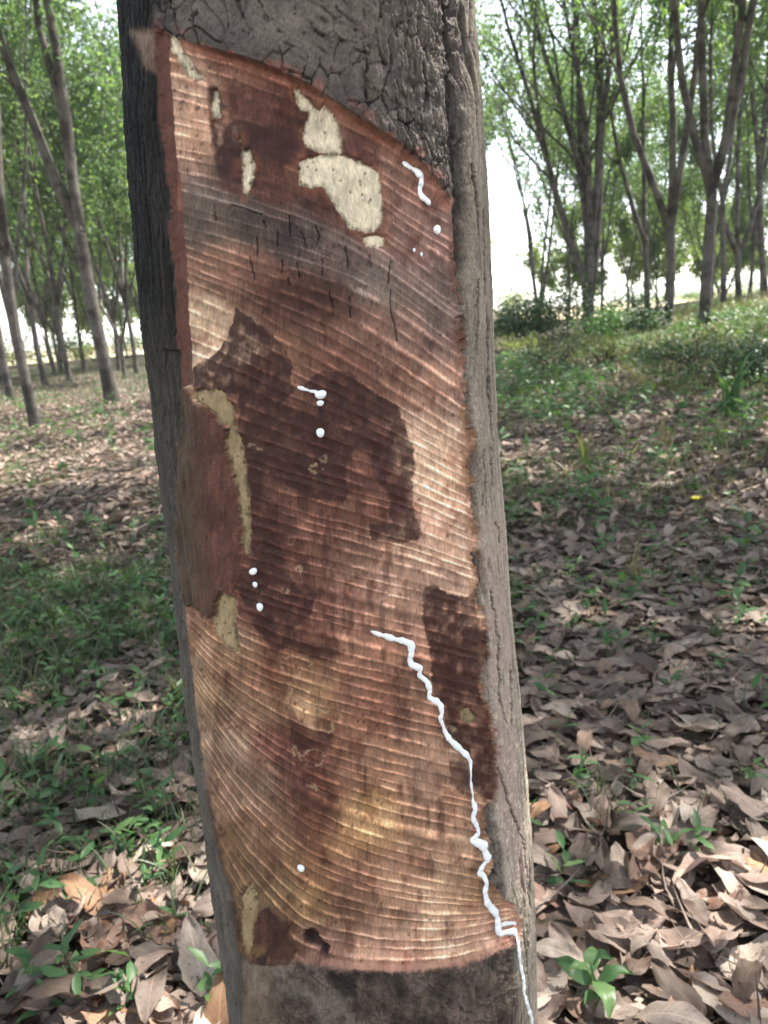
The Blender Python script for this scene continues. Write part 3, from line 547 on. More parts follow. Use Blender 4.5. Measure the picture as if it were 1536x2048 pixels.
# ---------- latex on the surface
fm = (facing > .02) & (ZZ > .48) & (ZZ < 1.35) & (np.abs(TH) < 1.6)
FP = PD[fm]; FN = N0[fm]; fx_, fy_ = project(FP)
def on_trunk(px, py):
    i = np.argmin((fx_ - px) ** 2 + (fy_ - py) ** 2); return FP[i], FN[i]
def latex_mat():
    t = NT('latex')
    co = t.n('ShaderNodeTexCoord').outputs['Object']
    c = t.ramp(t.noise(co, 160, 3), [(.35, (.74, .75, .76)), (.7, (.86, .86, .84))])
    p = t.bsdf(**{'Base Color': c, 'Roughness': .22, 'Subsurface Weight': .35, 'Subsurface Radius': (.004, .004, .004), 'Subsurface Scale': .5, 'Specular IOR Level': .55})
    return t.out(p.outputs[0])
M_LATEX = latex_mat()
PXM = .00033                                         # metres per chart pixel on the near face
def latex_run(name, pts, flat=.5):
    """a rivulet: pts = (px, py, half width in px) along the face, built as a lying, rounded ribbon"""
    q = np.array(pts, float); d = np.r_[0, np.cumsum(np.hypot(*np.diff(q[:, :2], axis=0).T))]
    t = np.arange(0, d[-1], 2.0); Q = np.stack([np.interp(t, d, q[:, i]) for i in range(3)], 1)
    kr = np.hanning(5); kr /= kr.sum()
    for i in range(3): Q[:, i] = np.convolve(np.pad(Q[:, i], 2, mode='edge'), kr, 'valid')
    ctr = []; nrm = []
    for px, py, _ in Q:
        p_, n_ = on_trunk(px, py); ctr.append(p_); nrm.append(n_)
    ctr = np.array(ctr); nrm = np.array(nrm)
    for i in range(3): ctr[:, i] = np.convolve(np.pad(ctr[:, i], 1, mode='edge'), np.ones(3) / 3, 'valid')
    T = np.gradient(ctr, axis=0); T /= np.linalg.norm(T, axis=1)[:, None] + 1e-9
    B = np.cross(T, nrm); B /= np.linalg.norm(B, axis=1)[:, None] + 1e-9
    k = 12; V = []
    wvr = .92 + .30 * (vnoise(t / 13, t * 0 + 3, 2) - .5) * 2 + .16 * (vnoise(t / 5, t * 0 + 8, 4) - .5) * 2
    n = len(Q)
    for i in range(n):
        e = min(1, (min(i, n - 1 - i) + .6) / 3) ** .5
        rr = Q[i, 2] * .78 * PXM * wvr[i] * e * np.linalg.norm(ctr[i] - CAM) / .5
        for j in range(k):
            w = 2 * math.pi * j / k
            V.append(ctr[i] + B[i] * rr * math.cos(w) + nrm[i] * (rr * flat * math.sin(w) + .0002))
    F = [(i * k + j, i * k + (j + 1) % k, (i + 1) * k + (j + 1) % k, (i + 1) * k + j) for i in range(n - 1) for j in range(k)]
    V.append(ctr[0]); V.append(ctr[-1])
    for j in range(0, k, 2): F += [(n * k, (j + 2) % k, j + 1, j), (n * k + 1, (n - 1) * k + j, (n - 1) * k + j + 1, (n - 1) * k + (j + 2) % k)]
    return mesh_np(name, V, F)
def latex_drop(px, py, rx, ry, tilt=0, h=.55):
    rx, ry = rx * .9, ry * .95
    p_, n_ = on_trunk(px, py); n_ = n_ / np.linalg.norm(n_)
    s_ = PXM * np.linalg.norm(p_ - CAM) / .5
    b = np.cross(n_, (0, 0, 1.0)); b /= np.linalg.norm(b); u_ = np.cross(b, n_); b = -b if b[0] < 0 else b
    u_ = np.cross(n_, b); u_ = u_ if u_[2] > 0 else -u_
    c_, s2 = math.cos(tilt), math.sin(tilt); b2 = b * c_ - u_ * s2; u2 = u_ * c_ + b * s2
    V = []; F = []; m_, k = 9, 20
    for i in range(m_ + 1):
        f_ = math.pi * i / m_
        for j in range(k):
            w = 2 * math.pi * j / k
            sag = 1 + .16 * (-math.sin(w)) * math.sin(f_)
            V.append(b2 * rx * s_ * math.sin(f_) * math.cos(w) + u2 * ry * s_ * sag * math.sin(f_) * math.sin(w) + n_ * (min(rx, ry) * s_ * h * math.cos(f_)))
    for i in range(m_):
        for j in range(k): F.append((i * k + j, i * k + (j + 1) % k, (i + 1) * k + (j + 1) % k, (i + 1) * k + j))
    return mesh_np('latex_drop', V, F), p_ + n_ * .0006
o = obj('latex_trickle', latex_run('latex_trickle', TRICKLE), M_LATEX); tag(o, 'long white latex trickle zigzagging down the lower right of the tapped panel', 'latex')
o = obj('latex_smear', latex_run('latex_smear', [(804,323,4),(812,330,6),(822,336,7),(833,343,9),(842,352,10),(843,363,9),(839,376,7),(840,388,7),(846,396,8),(856,404,8),(862,412,4)], .5), M_LATEX); tag(o, 'white latex smear running over the grooves at the upper right of the panel', 'latex')
o = obj('latex_smear', latex_run('latex_smear', [(594,773,3),(602,776,5),(615,780,4),(630,784,5),(638,786,6)], .35), M_LATEX); tag(o, 'thin whitish latex smear ending at the oval drop on the dark stain', 'latex')
o = obj('latex_smear', latex_run('latex_smear', [(1000,1850,5),(1012,1847,5),(1030,1846,6),(1034,1849,5)], .2), M_LATEX); tag(o, 'faint latex smear just above the bend of the long trickle at the panel foot', 'latex')
DROPS = [(641,787,13,9,-.2,'oval white latex drop at the end of the thin smear on the dark stain'), (641,806,8,6,0,'small whitish latex drop directly below the oval drop'), (641,863,9,10,0,'round white latex drop hanging lowest on the dark central stain'),
 (506,1142,11,7,-.5,'oval white latex drop just right of the pale strip of bare wood'), (511,1167,6,6.5,0,'small round latex drop between two bigger drops at the left'), (521,1213,8,9.5,.2,'white latex drop lowest in the short column at the left of the panel'),
 (603,1735,8,8,0,'single round white latex drop alone on the lower left of the panel'), (872,458,10,9,-.4,'white latex drop just below the smear at the upper right of the panel'), (828,499,3.5,4,0,'tiny white latex bead, upper of two below the cream patch'), (842,509,3,4,0,'tiny white latex bead, lower of two below the cream patch')]
for px, py, rx, ry, tl, lb in DROPS:
    me, p_ = latex_drop(px, py, rx, ry, tl); o = obj('latex_drop', me, M_LATEX, loc=tuple(p_)); tag(o, lb, 'latex drop', 'drops of latex on the tapped panel')
# ================================================================== ground
def ground_z(x, y):
    x = np.asarray(x, float); y = np.asarray(y, float)
    bank = .75 * sst(2.5, 9, x - .25 * (y - 12)) * sst(5, 14, y) * sst(70, 30, y)
    b = .05 * (fbm(x * .7 + 40, y * .7 + 40, 3, 3) - .5) * sst(.5, 3, np.hypot(x, y - .6)) + .30 * (fbm(x * .11 + 9, y * .11 + 7, 5, 2) - .5) * sst(6, 16, y)
    return bank + b
def hit_ground(px, py):
    d = ray(px, py); t = -CAM_H / d[2]
    for _ in range(8):
        p = CAM + d * t; t = t + (p[2] - float(ground_z(p[0], p[1]))) / -d[2]
    p = CAM + d * t; return p
def patch(cx_, cy_, r_):
    return cx_, cy_, r_
def grid_mesh(name, gx_, gy_, zf):
    GX, GY = np.meshgrid(gx_, gy_); V = np.stack([GX, GY, zf(GX, GY)], -1).reshape(-1, 3)
    a, b = len(gy_), len(gx_)
    i = (np.arange(a - 1)[:, None] * b + np.arange(b - 1)).ravel()
    return mesh_np(name, V, np.stack([i, i + 1, i + b + 1, i + b], -1))
def ground_mat():
    t = NT('forest_floor')
    co = t.n('ShaderNodeTexCoord').outputs['Object']
    big_ = t.noise(co, .35, 5, .6); mid = t.noise(co, 2.2, 5, .65)
    vor = t.n('ShaderNodeTexVoronoi', ins={'Vector': co, 'Scale': 11.0}); vor2 = t.n('ShaderNodeTexVoronoi', ins={'Vector': co, 'Scale': 23.0})
    leaf = t.ramp(t.math('FRACT', t.math('MULTIPLY', vor.outputs['Color'], 3.7)), [(0, (.06, .042, .033)), (.35, (.13, .095, .078)), (.7, (.20, .155, .13)), (1, (.29, .235, .20))])
    soil = t.ramp(t.noise(co, 26, 6, .7), [(.3, (.018, .013, .010)), (.7, (.075, .055, .042))])
    edge_ = t.ramp(vor.outputs['Distance'], [(.25, (1, 1, 1)), (.6, (.25, .25, .25))])
    c = t.mix(t.ramp(t.noise(co, 7, 5, .7), [(.38, (0, 0, 0)), (.55, (1, 1, 1))]), soil, t.mix(.8, leaf, edge_, 'MULTIPLY'))
    green = t.ramp(t.noise(co, 30, 4, .7), [(.3, (.02, .032, .012)), (.7, (.075, .10, .035))])
    c = t.mix(t.ramp(t.math('ADD', big_, t.math('MULTIPLY', t.math('SUBTRACT', mid, .5), .5)), [(.50, (0, 0, 0)), (.66, (.75, .75, .75))]), c, green)
    bmp = t.n('ShaderNodeBump', ins={'Strength': .7, 'Distance': .03, 'Height': t.math('ADD', t.noise(co, 14, 6, .7), vor2.outputs['Distance'])})
    return t.out(t.bsdf(**{'Base Color': c, 'Roughness': .95, 'Normal': bmp.outputs[0], 'Specular IOR Level': .15}).outputs[0])
def field_mat():
    t = NT('dry_field')
    co = t.n('ShaderNodeTexCoord').outputs['Object']
    c = t.ramp(t.noise(co, .25, 6, .7), [(.3, (.28, .27, .12)), (.5, (.42, .36, .24)), (.7, (.50, .42, .33))])
    return t.out(t.bsdf(**{'Base Color': c, 'Roughness': 1.0, 'Specular IOR Level': .1}).outputs[0])
gxs = np.unique(np.concatenate([np.linspace(-60, -6, 55), np.linspace(-6, 6, 121), np.linspace(6, 60, 55)]))
gys = np.unique(np.concatenate([np.linspace(-14, -1, 14), np.linspace(-1, 9, 111), np.linspace(9, 62, 107)]))
g = obj('ground', grid_mesh('ground', gxs, gys, lambda x, y: ground_z(x, y)), ground_mat()); tag(g, kind='structure')
fx = np.concatenate([np.linspace(-1500, -60, 13), np.linspace(-40, 40, 5), np.linspace(60, 1500, 13)])
fy = np.concatenate([np.linspace(-900, -40, 6), np.linspace(-14, 62, 8), np.linspace(90, 2200, 14)])
g = obj('field', grid_mesh('field', fx, fy, lambda x, y: -.5 + 0 * x), field_mat()); tag(g, kind='structure')

# ================================================================== dead leaves
def leaf_mesh(name, L, W, curl, bend, twist, seed, nl=12, nw=6, hole=False):
    """a dead leaflet: pointed oval blade folded along its midrib, with a stalk"""
    r_ = np.random.default_rng(seed); V = []; U = []
    for i in range(nl + 1):
        s_ = i / nl
        w_ = W * .5 * (math.sin(math.pi * min(1, s_ ** .85 * 1.0)) ** .75 + .02) * (1 + .10 * (r_.random() - .5))
        lift = bend * L * (s_ - .5) ** 2 * 4 + .05 * L * math.sin(s_ * 5 + seed)
        wl, wr_ = 1 + .16 * (r_.random() - .5), 1 + .16 * (r_.random() - .5); side_ = .06 * L * math.sin(s_ * 3.1 + seed * 2)
        for j in range(nw + 1):
            q = (j / nw - .5) * 2
            ang = twist * (s_ - .5)
            zc = curl * w_ * (abs(q) ** 1.5) + .11 * W * math.sin(7 * s_ + 3 * q + seed) * abs(q) + .07 * W * math.sin(13 * s_ - 5 * q + 2 * seed) * abs(q) + .025 * W * (r_.random() - .5)
            x_ = q * w_ * (1 - .25 * abs(curl)) * (wl if q < 0 else wr_); V.append((side_ + x_ * math.cos(ang) - zc * math.sin(ang), (s_ - .5) * L * (1 - .25 * abs(bend)), lift + zc * math.cos(ang) + x_ * math.sin(ang))); U.append((j / nw, s_))
    F = [(i * (nw + 1) + j, i * (nw + 1) + j + 1, (i + 1) * (nw + 1) + j + 1, (i + 1) * (nw + 1) + j) for i in range(nl) for j in range(nw)]
    V = np.array(V); V[:, 2] -= V[:, 2].min()
    return V, np.array(F), np.array(U)
def leaf_material(name, per_object):
    t = NT(name)
    uv = t.n('ShaderNodeTexCoord').outputs['UV']; co = t.n('ShaderNodeTexCoord').outputs['Object']
    geo = t.n('ShaderNodeNewGeometry')
    rnd = geo.outputs['Random Per Island']
    sep = t.n('ShaderNodeSeparateXYZ', ins={0: uv})
    if per_object:
        basec = t.n('ShaderNodeObjectInfo').outputs['Color']
        off = t.n('ShaderNodeObjectInfo').outputs['Random']
    else:
        basec = t.ramp(rnd, [(0, (.055, .040, .031)), (.2, (.155, .117, .096)), (.42, (.26, .202, .17)), (.62, (.205, .158, .132)), (.8, (.35, .288, .243)), (.93, (.23, .145, .10)), (1, (.44, .37, .315))])
        off = rnd
    ax = t.math('ABSOLUTE', t.math('SUBTRACT', sep.outputs[0], .5))
    mid = t.math('LESS_THAN', ax, .022)
    ph_ = t.math('SUBTRACT', t.math('MULTIPLY', sep.outputs[1], 13.0), t.math('MULTIPLY', ax, 5.0))
    vein = t.math('LESS_THAN', t.math('ABSOLUTE', t.math('SUBTRACT', t.math('FRACT', ph_), .5)), .07)
    vv = t.math('MAXIMUM', mid, t.math('MULTIPLY', vein, .45))
    st_ = t.n('ShaderNodeVectorMath', operation='ADD', ins={0: co}); 
    t.t.links.new(t.n('ShaderNodeCombineXYZ', ins={0: t.math('MULTIPLY', off, 91.0), 1: t.math('MULTIPLY', off, 37.0)}).outputs[0], st_.inputs[1])
    n1 = t.noise(st_.outputs[0], 34, 5, .65); n2 = t.noise(st_.outputs[0], 160, 3, .6)
    c = t.mix(t.ramp(n1, [(.35, (0, 0, 0)), (.68, (.75, .75, .75))]), basec, t.mix(1.0, basec, (.50, .44, .42), 'MULTIPLY'))
    c = t.mix(t.math('MULTIPLY', t.math('GREATER_THAN', n2, .63), .5), c, (.05, .035, .027))
    c = t.mix(t.math('MULTIPLY', vv, .6), c, t.mix(1.0, basec, (1.45, 1.4, 1.35), 'MULTIPLY'))
    back = t.mix(1.0, c, (1.12, 1.1, 1.1), 'MULTIPLY')
    c = t.mix(geo.outputs['Backfacing'], c, back)
    bmp = t.n('ShaderNodeBump', ins={'Strength': .6, 'Distance': .002, 'Height': t.math('ADD', n1, t.math('MULTIPLY', vv, .5))})
    p = t.bsdf(**{'Base Color': c, 'Roughness': .62, 'Normal': bmp.outputs[0], 'Specular IOR Level': .3})
    tr = t.n('ShaderNodeBsdfTranslucent', ins={'Color': c})
    return t.out(t.n('ShaderNodeMixShader', ins={0: .16, 1: p.outputs[0], 2: tr.outputs[0]}).outputs[0])
M_LEAF1 = leaf_material('dead_leaf', True); M_LEAFN = leaf_material('dead_leaf_litter', False)
LV = [leaf_mesh('l', .112, .048, .10, .04, .2, 1), leaf_mesh('l', .125, .050, .22, .10, -.3, 2), leaf_mesh('l', .10, .046, -.18, -.07, .3, 3), leaf_mesh('l', .135, .054, .04, .03, .15, 4), leaf_mesh('l', .10, .040, .8, .22, .7, 5), leaf_mesh('l', .12, .044, .18, -.10, -.4, 6), leaf_mesh('l', .085, .044, .03, .02, -.15, 7), leaf_mesh('l', .14, .048, .35, .08, .3, 8)]
def torn(v_, cut, seed):
    # part of the blade has rotted away: pull its end in to a ragged edge
    V_, F_, U_ = v_; r_ = np.random.default_rng(seed); k_ = U_[F_[:, 0], 1] < cut + .10 * r_.random(len(F_)); return V_, F_[k_], U_
LV[6] = torn(LV[6], .66, 3); LV[2] = torn(LV[2], .8, 5)
KINDW = ['flat', 'slightly curled', 'humped', 'broad flat', 'tightly curled', 'twisted', 'small flat', 'long curled']
def rotm(rx, ry, rz):
    return np.array(Euler((rx, ry, rz)).to_matrix())
def scatter(M, verts, faces, uvs, P, Rm, s):
    """n copies of one small mesh as arrays"""
    n = len(P); V = np.einsum('nij,vj->nvi', Rm, verts) * s[:, None, None] + P[:, None, :]
    F = faces[None] + (np.arange(n) * len(verts))[:, None, None]
    return V.reshape(-1, 3), F.reshape(-1, faces.shape[1]), np.tile(uvs, (n, 1))
class Many:
    def __init__(s): s.V = []; s.F = []; s.U = []; s.n = 0
    def add(s, V, F, U): s.V.append(V); s.F.append(F + s.n); s.U.append(U); s.n += len(V)
    def mesh(s, name, smooth=True): return mesh_np(name, np.vstack(s.V), np.vstack(s.F), smooth, np.vstack(s.U))
def in_view(x, y, z=0, m=420):
    P = np.stack([x, y, np.full(np.shape(x), z) if np.isscalar(z) else z], -1); d = (P - CAM) @ _f
    px, py = project(P); return (d > .1) & (px > -m) & (px < 1536 + m) & (py > -m) & (py < 2048 + 2 * m)
# density of the litter over the ground; grass holds the left middle distance
def grassy(x, y):
    a = 1.25 * np.exp(-((x + 1.45) / .95) ** 2 - ((y - 2.8) / 1.0) ** 2) * sst(.26, .52, fbm(x * 2.3, y * 2.0, 4, 3))
    b = sst(.55, .72, fbm(x * .45 + 3, y * .32 + 8, 6, 3)) * sst(3.5, 6, y)
    c = sst(.8, 4, x - .10 * y) * sst(3.0, 12, y) * .8 * sst(.30, .5, fbm(x * .9, y * .7, 9, 3))
    e = .5 * np.exp(-((x + 1.2) / .7) ** 2 - ((y - 1.55) / .5) ** 2)
    return np.clip(a + b + c + e, 0, 1)
lr = np.random.default_rng(11)
def litter_points(n, x0, x1, y0, y1, dens):
    x = lr.uniform(x0, x1, n); y = lr.uniform(y0, y1, n)
    k = in_view(x, y) & (lr.random(n) < dens(x, y)) & (np.hypot(x + .035, y - .62) > .19)
    return x[k], y[k]
nearx, neary = litter_points(9600, -2.2, 2.4, .75, 3.4, lambda x, y: .95 - .6 * grassy(x, y))
farx, fary = litter_points(60000, -12, 14, 3.4, 16, lambda x, y: (.92 - .6 * grassy(x, y)) * np.clip(1.15 - .035 * y, .3, 1))
dx_, dy_ = litter_points(30000, -16, 26, 16, 34, lambda x, y: (.55 - .4 * grassy(x, y)))
# the 300 leaves that show largest are things of their own
dist = np.hypot(nearx, neary) ** 2 + CAM_H ** 2
pxs, pys = project(np.stack([nearx, neary, 0 * nearx], -1))
hid = np.zeros(len(nearx), bool)
lxs = np.interp(pys, [0, 1000, 1400, 1800, 2048], [240, 325, 372, 425, 462]); rxs = np.interp(pys, [0, 1000, 1400, 1800, 2048], [938, 1005, 1040, 1070, 1075])
hid = (pxs > lxs + 6) & (pxs < rxs - 6)
vis = (~hid) & (pxs > -10) & (pxs < 1546) & (pys < 2060) & (pys > 600)
order = np.argsort(np.where(vis, dist, 1e9)); pick = order[:300]
LC = [('dark brown', (.105, .074, .058)), ('greyish brown', (.205, .165, .138)), ('pinkish brown', (.27, .204, .17)), ('pale buff', (.38, .318, .268)), ('orange brown', (.29, .17, .10)), ('reddish brown', (.21, .13, .098))]
LCW = [.16, .28, .25, .14, .07, .10]
leaf_me = [mesh_np('dead_leaf', *LV[i][:2], True, LV[i][2]) for i in range(8)]
for m_ in leaf_me: m_.materials.append(M_LEAF1)
def place_leaf(x, y, vi, ci, rot, s, z, label):
    o = bpy.data.objects.new('dead_leaf', leaf_me[vi]); C.objects.link(o)
    o.location = (x, y, float(ground_z(x, y)) + z); o.rotation_euler = rot; o.scale = (s, s, s)
    c = np.array(LC[ci][1]) * lr.uniform(.82, 1.2); o.color = (*c, 1)
    tag(o, label, 'dead leaf', 'dead leaves scattered on the ground'); return o
def tilt(n):
    return np.stack([lr.normal(0, .14, n), lr.normal(0, .18, n), lr.uniform(0, 2 * math.pi, n)], -1)
for i in pick:
    vi = int(lr.integers(8)); ci = int(lr.choice(6, p=LCW)); s = float(lr.uniform(.72, 1.22)); rt = tilt(1)[0]
    if lr.random() < .22: rt[1] += math.pi
    side = 'left of the trunk' if nearx[i] < -.03 else 'right of the trunk'
    dep = 'close to the picture bottom' if pys[i] > 1750 else ('in the near litter' if pys[i] > 1450 else 'farther back in the litter')
    siz = 'big' if s > 1.06 else ('small' if s < .85 else 'medium')
    place_leaf(float(nearx[i]), float(neary[i]), vi, ci, tuple(rt), s, float(lr.uniform(.0, .028)), f'{siz} {LC[ci][0]} {KINDW[vi]} dead leaf {dep} {side}')
SPECIAL = [(200,1830,3,4,(.25,.15,1.2),1.35,'large orange brown oval leaf lying broad side up at the left, largest of all'), (118,1868,6,3,(.5,-.3,.4),1.0,'pale upright leaf end beside the large orange brown oval leaf'), (1425,1790,5,2,(.2,.5,1.9),1.4,'long pinkish arched leaf lying right of the trunk foot'), (1500,1640,3,2,(.15,.1,.6),1.2,'broad pinkish leaf near the right picture edge'), (1440,1900,3,2,(.3,.25,2.6),1.3,'large pinkish brown leaf behind the green seedling at the bottom right'), (205,1655,0,3,(.2,0,1.4),1.1,'pale long leaf lying crossways left of the trunk'), (400,1950,3,3,(.35,.1,.3),1.15,'pale spotted leaf leaning against the foot of the trunk at the left'), (1380,1480,1,1,(.1,.4,1.1),1.1,'grey brown curled leaf standing half up in the litter on the right'), (1125,1330,6,3,(.2,-.2,.9),.9,'pale buff leaf catching light beside the bark on the right')]
for px, py, vi, ci, rt, s, lb in SPECIAL:
    p_ = hit_ground(px, py); place_leaf(p_[0], p_[1], vi, ci, rt, s, .03, lb)
rest = np.setdiff1d(np.arange(len(nearx)), pick)
def litter(xs_, ys_, lo=False):
    M = Many(); vi = lr.integers(8, size=len(xs_))
    for v_ in range(8):
        k = vi == v_; n = int(k.sum())
        if not n: continue
        V_, F_, U_ = LV[v_] if not lo else LVL[v_]
        rt = tilt(n); Rm = np.array([rotm(*a) for a in rt]); s_ = lr.uniform(.5, 1.2, n)
        P = np.stack([xs_[k], ys_[k], ground_z(xs_[k], ys_[k]) + lr.uniform(-.004, .022, n)], -1)
        M.add(*scatter(M, V_, F_, U_, P, Rm, s_))
    return M
LVL = [leaf_mesh('l', .118, .052, .25, .10, .3, 1, 4, 2), leaf_mesh('l', .13, .056, .55, .22, -.5, 2, 4, 2), leaf_mesh('l', .10, .05, -.3, -.14, .6, 3, 4, 2), leaf_mesh('l', .14, .060, .12, .05, .2, 4, 4, 2), leaf_mesh('l', .105, .044, .9, .35, .9, 5, 4, 2), leaf_mesh('l', .125, .05, .35, -.25, -.8, 6, 4, 2), leaf_mesh('l', .09, .046, .1, .02, -.2, 7, 4, 2), leaf_mesh('l', .15, .054, .7, .16, .4, 8, 4, 2)]
MM = litter(nearx[rest], neary[rest])
for a, b in ((farx, fary), (dx_, dy_)):
    q = litter(a, b, True); MM.add(np.vstack(q.V), np.vstack(q.F), np.vstack(q.U))
o = obj('leaf_litter', MM.mesh('leaf_litter'), M_LEAFN); tag(o, 'brown dead leaves carpeting the ground of the plantation', 'leaf litter', kind='stuff')
# fine crumbs and twiglets between the leaves
CR_V, CR_F, CR_U = leaf_mesh('c', .03, .016, .6, .2, .5, 9, 3, 2)
cxs, cys = litter_points(16000, -2.4, 3, .75, 4.5, lambda x, y: .9 + 0 * x)
n = len(cxs); M = Many(); M.add(*scatter(None, CR_V, CR_F, CR_U, np.stack([cxs, cys, ground_z(cxs, cys) + lr.uniform(0, .02, n)], -1), np.array([rotm(*a) for a in tilt(n)]), lr.uniform(.4, 1.3, n)))
o = obj('leaf_fragments', M.mesh('leaf_fragments'), M_LEAFN); tag(o, 'broken bits of dry leaf between the fallen leaves', 'leaf fragments', kind='stuff')
SV, SF, SU = leaf_mesh('c', .11, .0035, .3, .25, .5, 9, 6, 2)
cxs, cys = litter_points(2600, -2.4, 3.2, .75, 5.5, lambda x, y: .9 + 0 * x)
n = len(cxs); M = Many(); M.add(*scatter(None, SV, SF, SU, np.stack([cxs, cys, ground_z(cxs, cys) + lr.uniform(.01, .035, n)], -1), np.array([rotm(*a) for a in tilt(n)]), lr.uniform(.4, 1.7, n)))
o = obj('dry_straws', M.mesh('dry_straws'), M_LEAFN); tag(o, 'dry straws and leaf stalks strewn over the fallen leaves', 'straws', kind='stuff')
def wood_mat(name, a, b, sc_=60):
    t = NT(name); co = t.n('ShaderNodeTexCoord').outputs['Object']
    st = t.n('ShaderNodeMapping', ins={'Vector': co, 'Scale': (1, 1, .4)}).outputs[0]
    n1 = t.noise(st, sc_, 6, .7); n0 = t.noise(co, 2.6, 5, .65)
    c = t.mix(t.ramp(n0, [(.42, (0, 0, 0)), (.56, (1, 1, 1))]), t.ramp(n1, [(.3, [x * .5 for x in a]), (.7, a)]), t.ramp(n1, [(.3, [x * .5 for x in b]), (.7, b)]))
    bmp = t.n('ShaderNodeBump', ins={'Strength': .7, 'Distance': .012, 'Height': n1})
    return t.out(t.bsdf(**{'Base Color': c, 'Roughness': .9, 'Normal': bmp.outputs[0], 'Specular IOR Level': .2}).outputs[0])
M_TWIG = wood_mat('twig_bark', (.20, .16, .13), (.28, .23, .19), 160)
def twig(px, py, L, az, lab, r_=.003):
    p_ = hit_ground(px, py); mb = MB(); n = 7
    pts = np.array([[math.cos(az) * L * (i / n - .5), math.sin(az) * L * (i / n - .5), .022 + .012 * math.sin(i * 1.7 + px)] for i in range(n + 1)])
    pts[:, :2] += np.random.default_rng(int(px)).normal(0, .006, (n + 1, 2))
    mb.tube(pts, np.linspace(r_, r_ * .45, n + 1), 6)
    b = pts[3]; mb.tube([b, b + (pts[6] - pts[3]) * .5 + np.array([-.03 * math.sin(az), .03 * math.cos(az), .02])], [r_ * .6, r_ * .3], 5)
    o = obj('twig', mb.mesh('twig'), M_TWIG, loc=tuple(p_)); tag(o, lab, 'twig', 'fallen twigs')
for a in [(1480, 1960, .22, 2.2, 'thin dry twig lying across leaves at the right edge, nearest one'), (1260, 1545, .20, .5, 'short forked twig among leaves right of the trunk'), (1330, 1180, .45, 2.7, 'long thin straw coloured twig lying in the litter at the right middle'), (60, 1700, .25, .9, 'thin bent twig among the weeds at the left edge'), (1500, 1405, .3, .2, 'grey twig near the right edge below the grass'), (180, 1490, .2, 2.4, 'short twig among leaves beside green grass at the left')]: twig(*a)

# ================================================================== green things
def green_mat(name, ramp_, trans=.35, rough=.5):
    t = NT(name); geo = t.n('ShaderNodeNewGeometry'); oi = t.n('ShaderNodeObjectInfo').outputs['Random']
    co = t.n('ShaderNodeTexCoord').outputs['Object']
    f_ = t.math('FRACT', t.math('ADD', geo.outputs['Random Per Island'], t.math('MULTIPLY', oi, .0)))
    cl = t.noise(co, 1.1, 3, .6)
    f2 = t.math('ADD', t.math('MULTIPLY', f_, .6), t.math('MULTIPLY', cl, .4))
    c = t.ramp(f2, ramp_)
    p = t.bsdf(**{'Base Color': c, 'Roughness': rough, 'Specular IOR Level': .35})
    tr = t.n('ShaderNodeBsdfTranslucent', ins={'Color': t.mix(1.0, c, (1.5, 1.6, .7), 'MULTIPLY')})
    return t.out(t.n('ShaderNodeMixShader', ins={0: trans, 1: p.outputs[0], 2: tr.outputs[0]}).outputs[0])
M_CROWN = green_mat('rubber_foliage', [(.15, (.052, .092, .056)), (.45, (.086, .146, .084)), (.7, (.124, .188, .096)), (.92, (.21, .25, .09))], .55)
M_FAR = green_mat('sun_tinted_far_leaves', [(.2, (.10, .15, .075)), (.6, (.15, .21, .10)), (.9, (.24, .28, .12))], .5)  # paler leaf colour stands in for sunlight on the far trees
M_GRASS = green_mat('grass_blades', [(.15, (.030, .054, .028)), (.5, (.055, .085, .044)), (.75, (.095, .120, .062)), (.95, (.22, .20, .12))], .3)
M_WEED = green_mat('weed_leaves', [(.2, (.040, .090, .035)), (.6, (.070, .145, .055)), (.9, (.12, .19, .07))], .35, .42)
M_YEL = green_mat('yellowish_leaves', [(.2, (.09, .13, .04)), (.6, (.16, .19, .055)), (.9, (.26, .25, .09))], .4)
M_DARKG = green_mat('dark_shrub_leaves', [(.2, (.018, .040, .020)), (.6, (.034, .070, .034)), (.9, (.06, .105, .045))], .3)
M_DRYG = green_mat('dry_grass', [(.2, (.10, .085, .045)), (.6, (.22, .19, .10)), (.9, (.34, .29, .17))], .25)
def blade(L, w, bend, n=4):
    V = []; 
    for i in range(n + 1):
        s_ = i / n; ww = w * (1 - s_) ** .7 * .5 + .0003
        a = bend * s_
        z = L * (math.sin(a) / bend if abs(bend) > .01 else s_); x = L * ((1 - math.cos(a)) / bend if abs(bend) > .01 else 0)
        V += [(x, -ww, z), (x, ww, z)]
    F = [(2 * i, 2 * i + 1, 2 * i + 3, 2 * i + 2) for i in range(n)]
    return np.array(V), np.array(F), np.zeros((len(V), 2))
BL = [blade(.07, .0040, .9), blade(.10, .0045, 1.3), blade(.05, .005, .6), blade(.12, .0035, 1.7), blade(.08, .006, 1.1)]
def grass(name, xs_, ys_, mat, label, s0=.7, s1=1.3):
    M = Many(); vi = lr.integers(5, size=len(xs_))
    for v_ in range(5):
        k = vi == v_; n = int(k.sum()); V_, F_, U_ = BL[v_]
        Rm = np.array([rotm(a, b, c) for a, b, c in zip(lr.normal(0, .35, n), lr.normal(0, .35, n), lr.uniform(0, 6.28, n))])
        M.add(*scatter(None, V_, F_, U_, np.stack([xs_[k], ys_[k], ground_z(xs_[k], ys_[k]) + .004], -1), Rm, lr.uniform(s0, s1, n)))
    o = obj(name, M.mesh(name), mat); tag(o, label, 'grass', kind='stuff'); return o
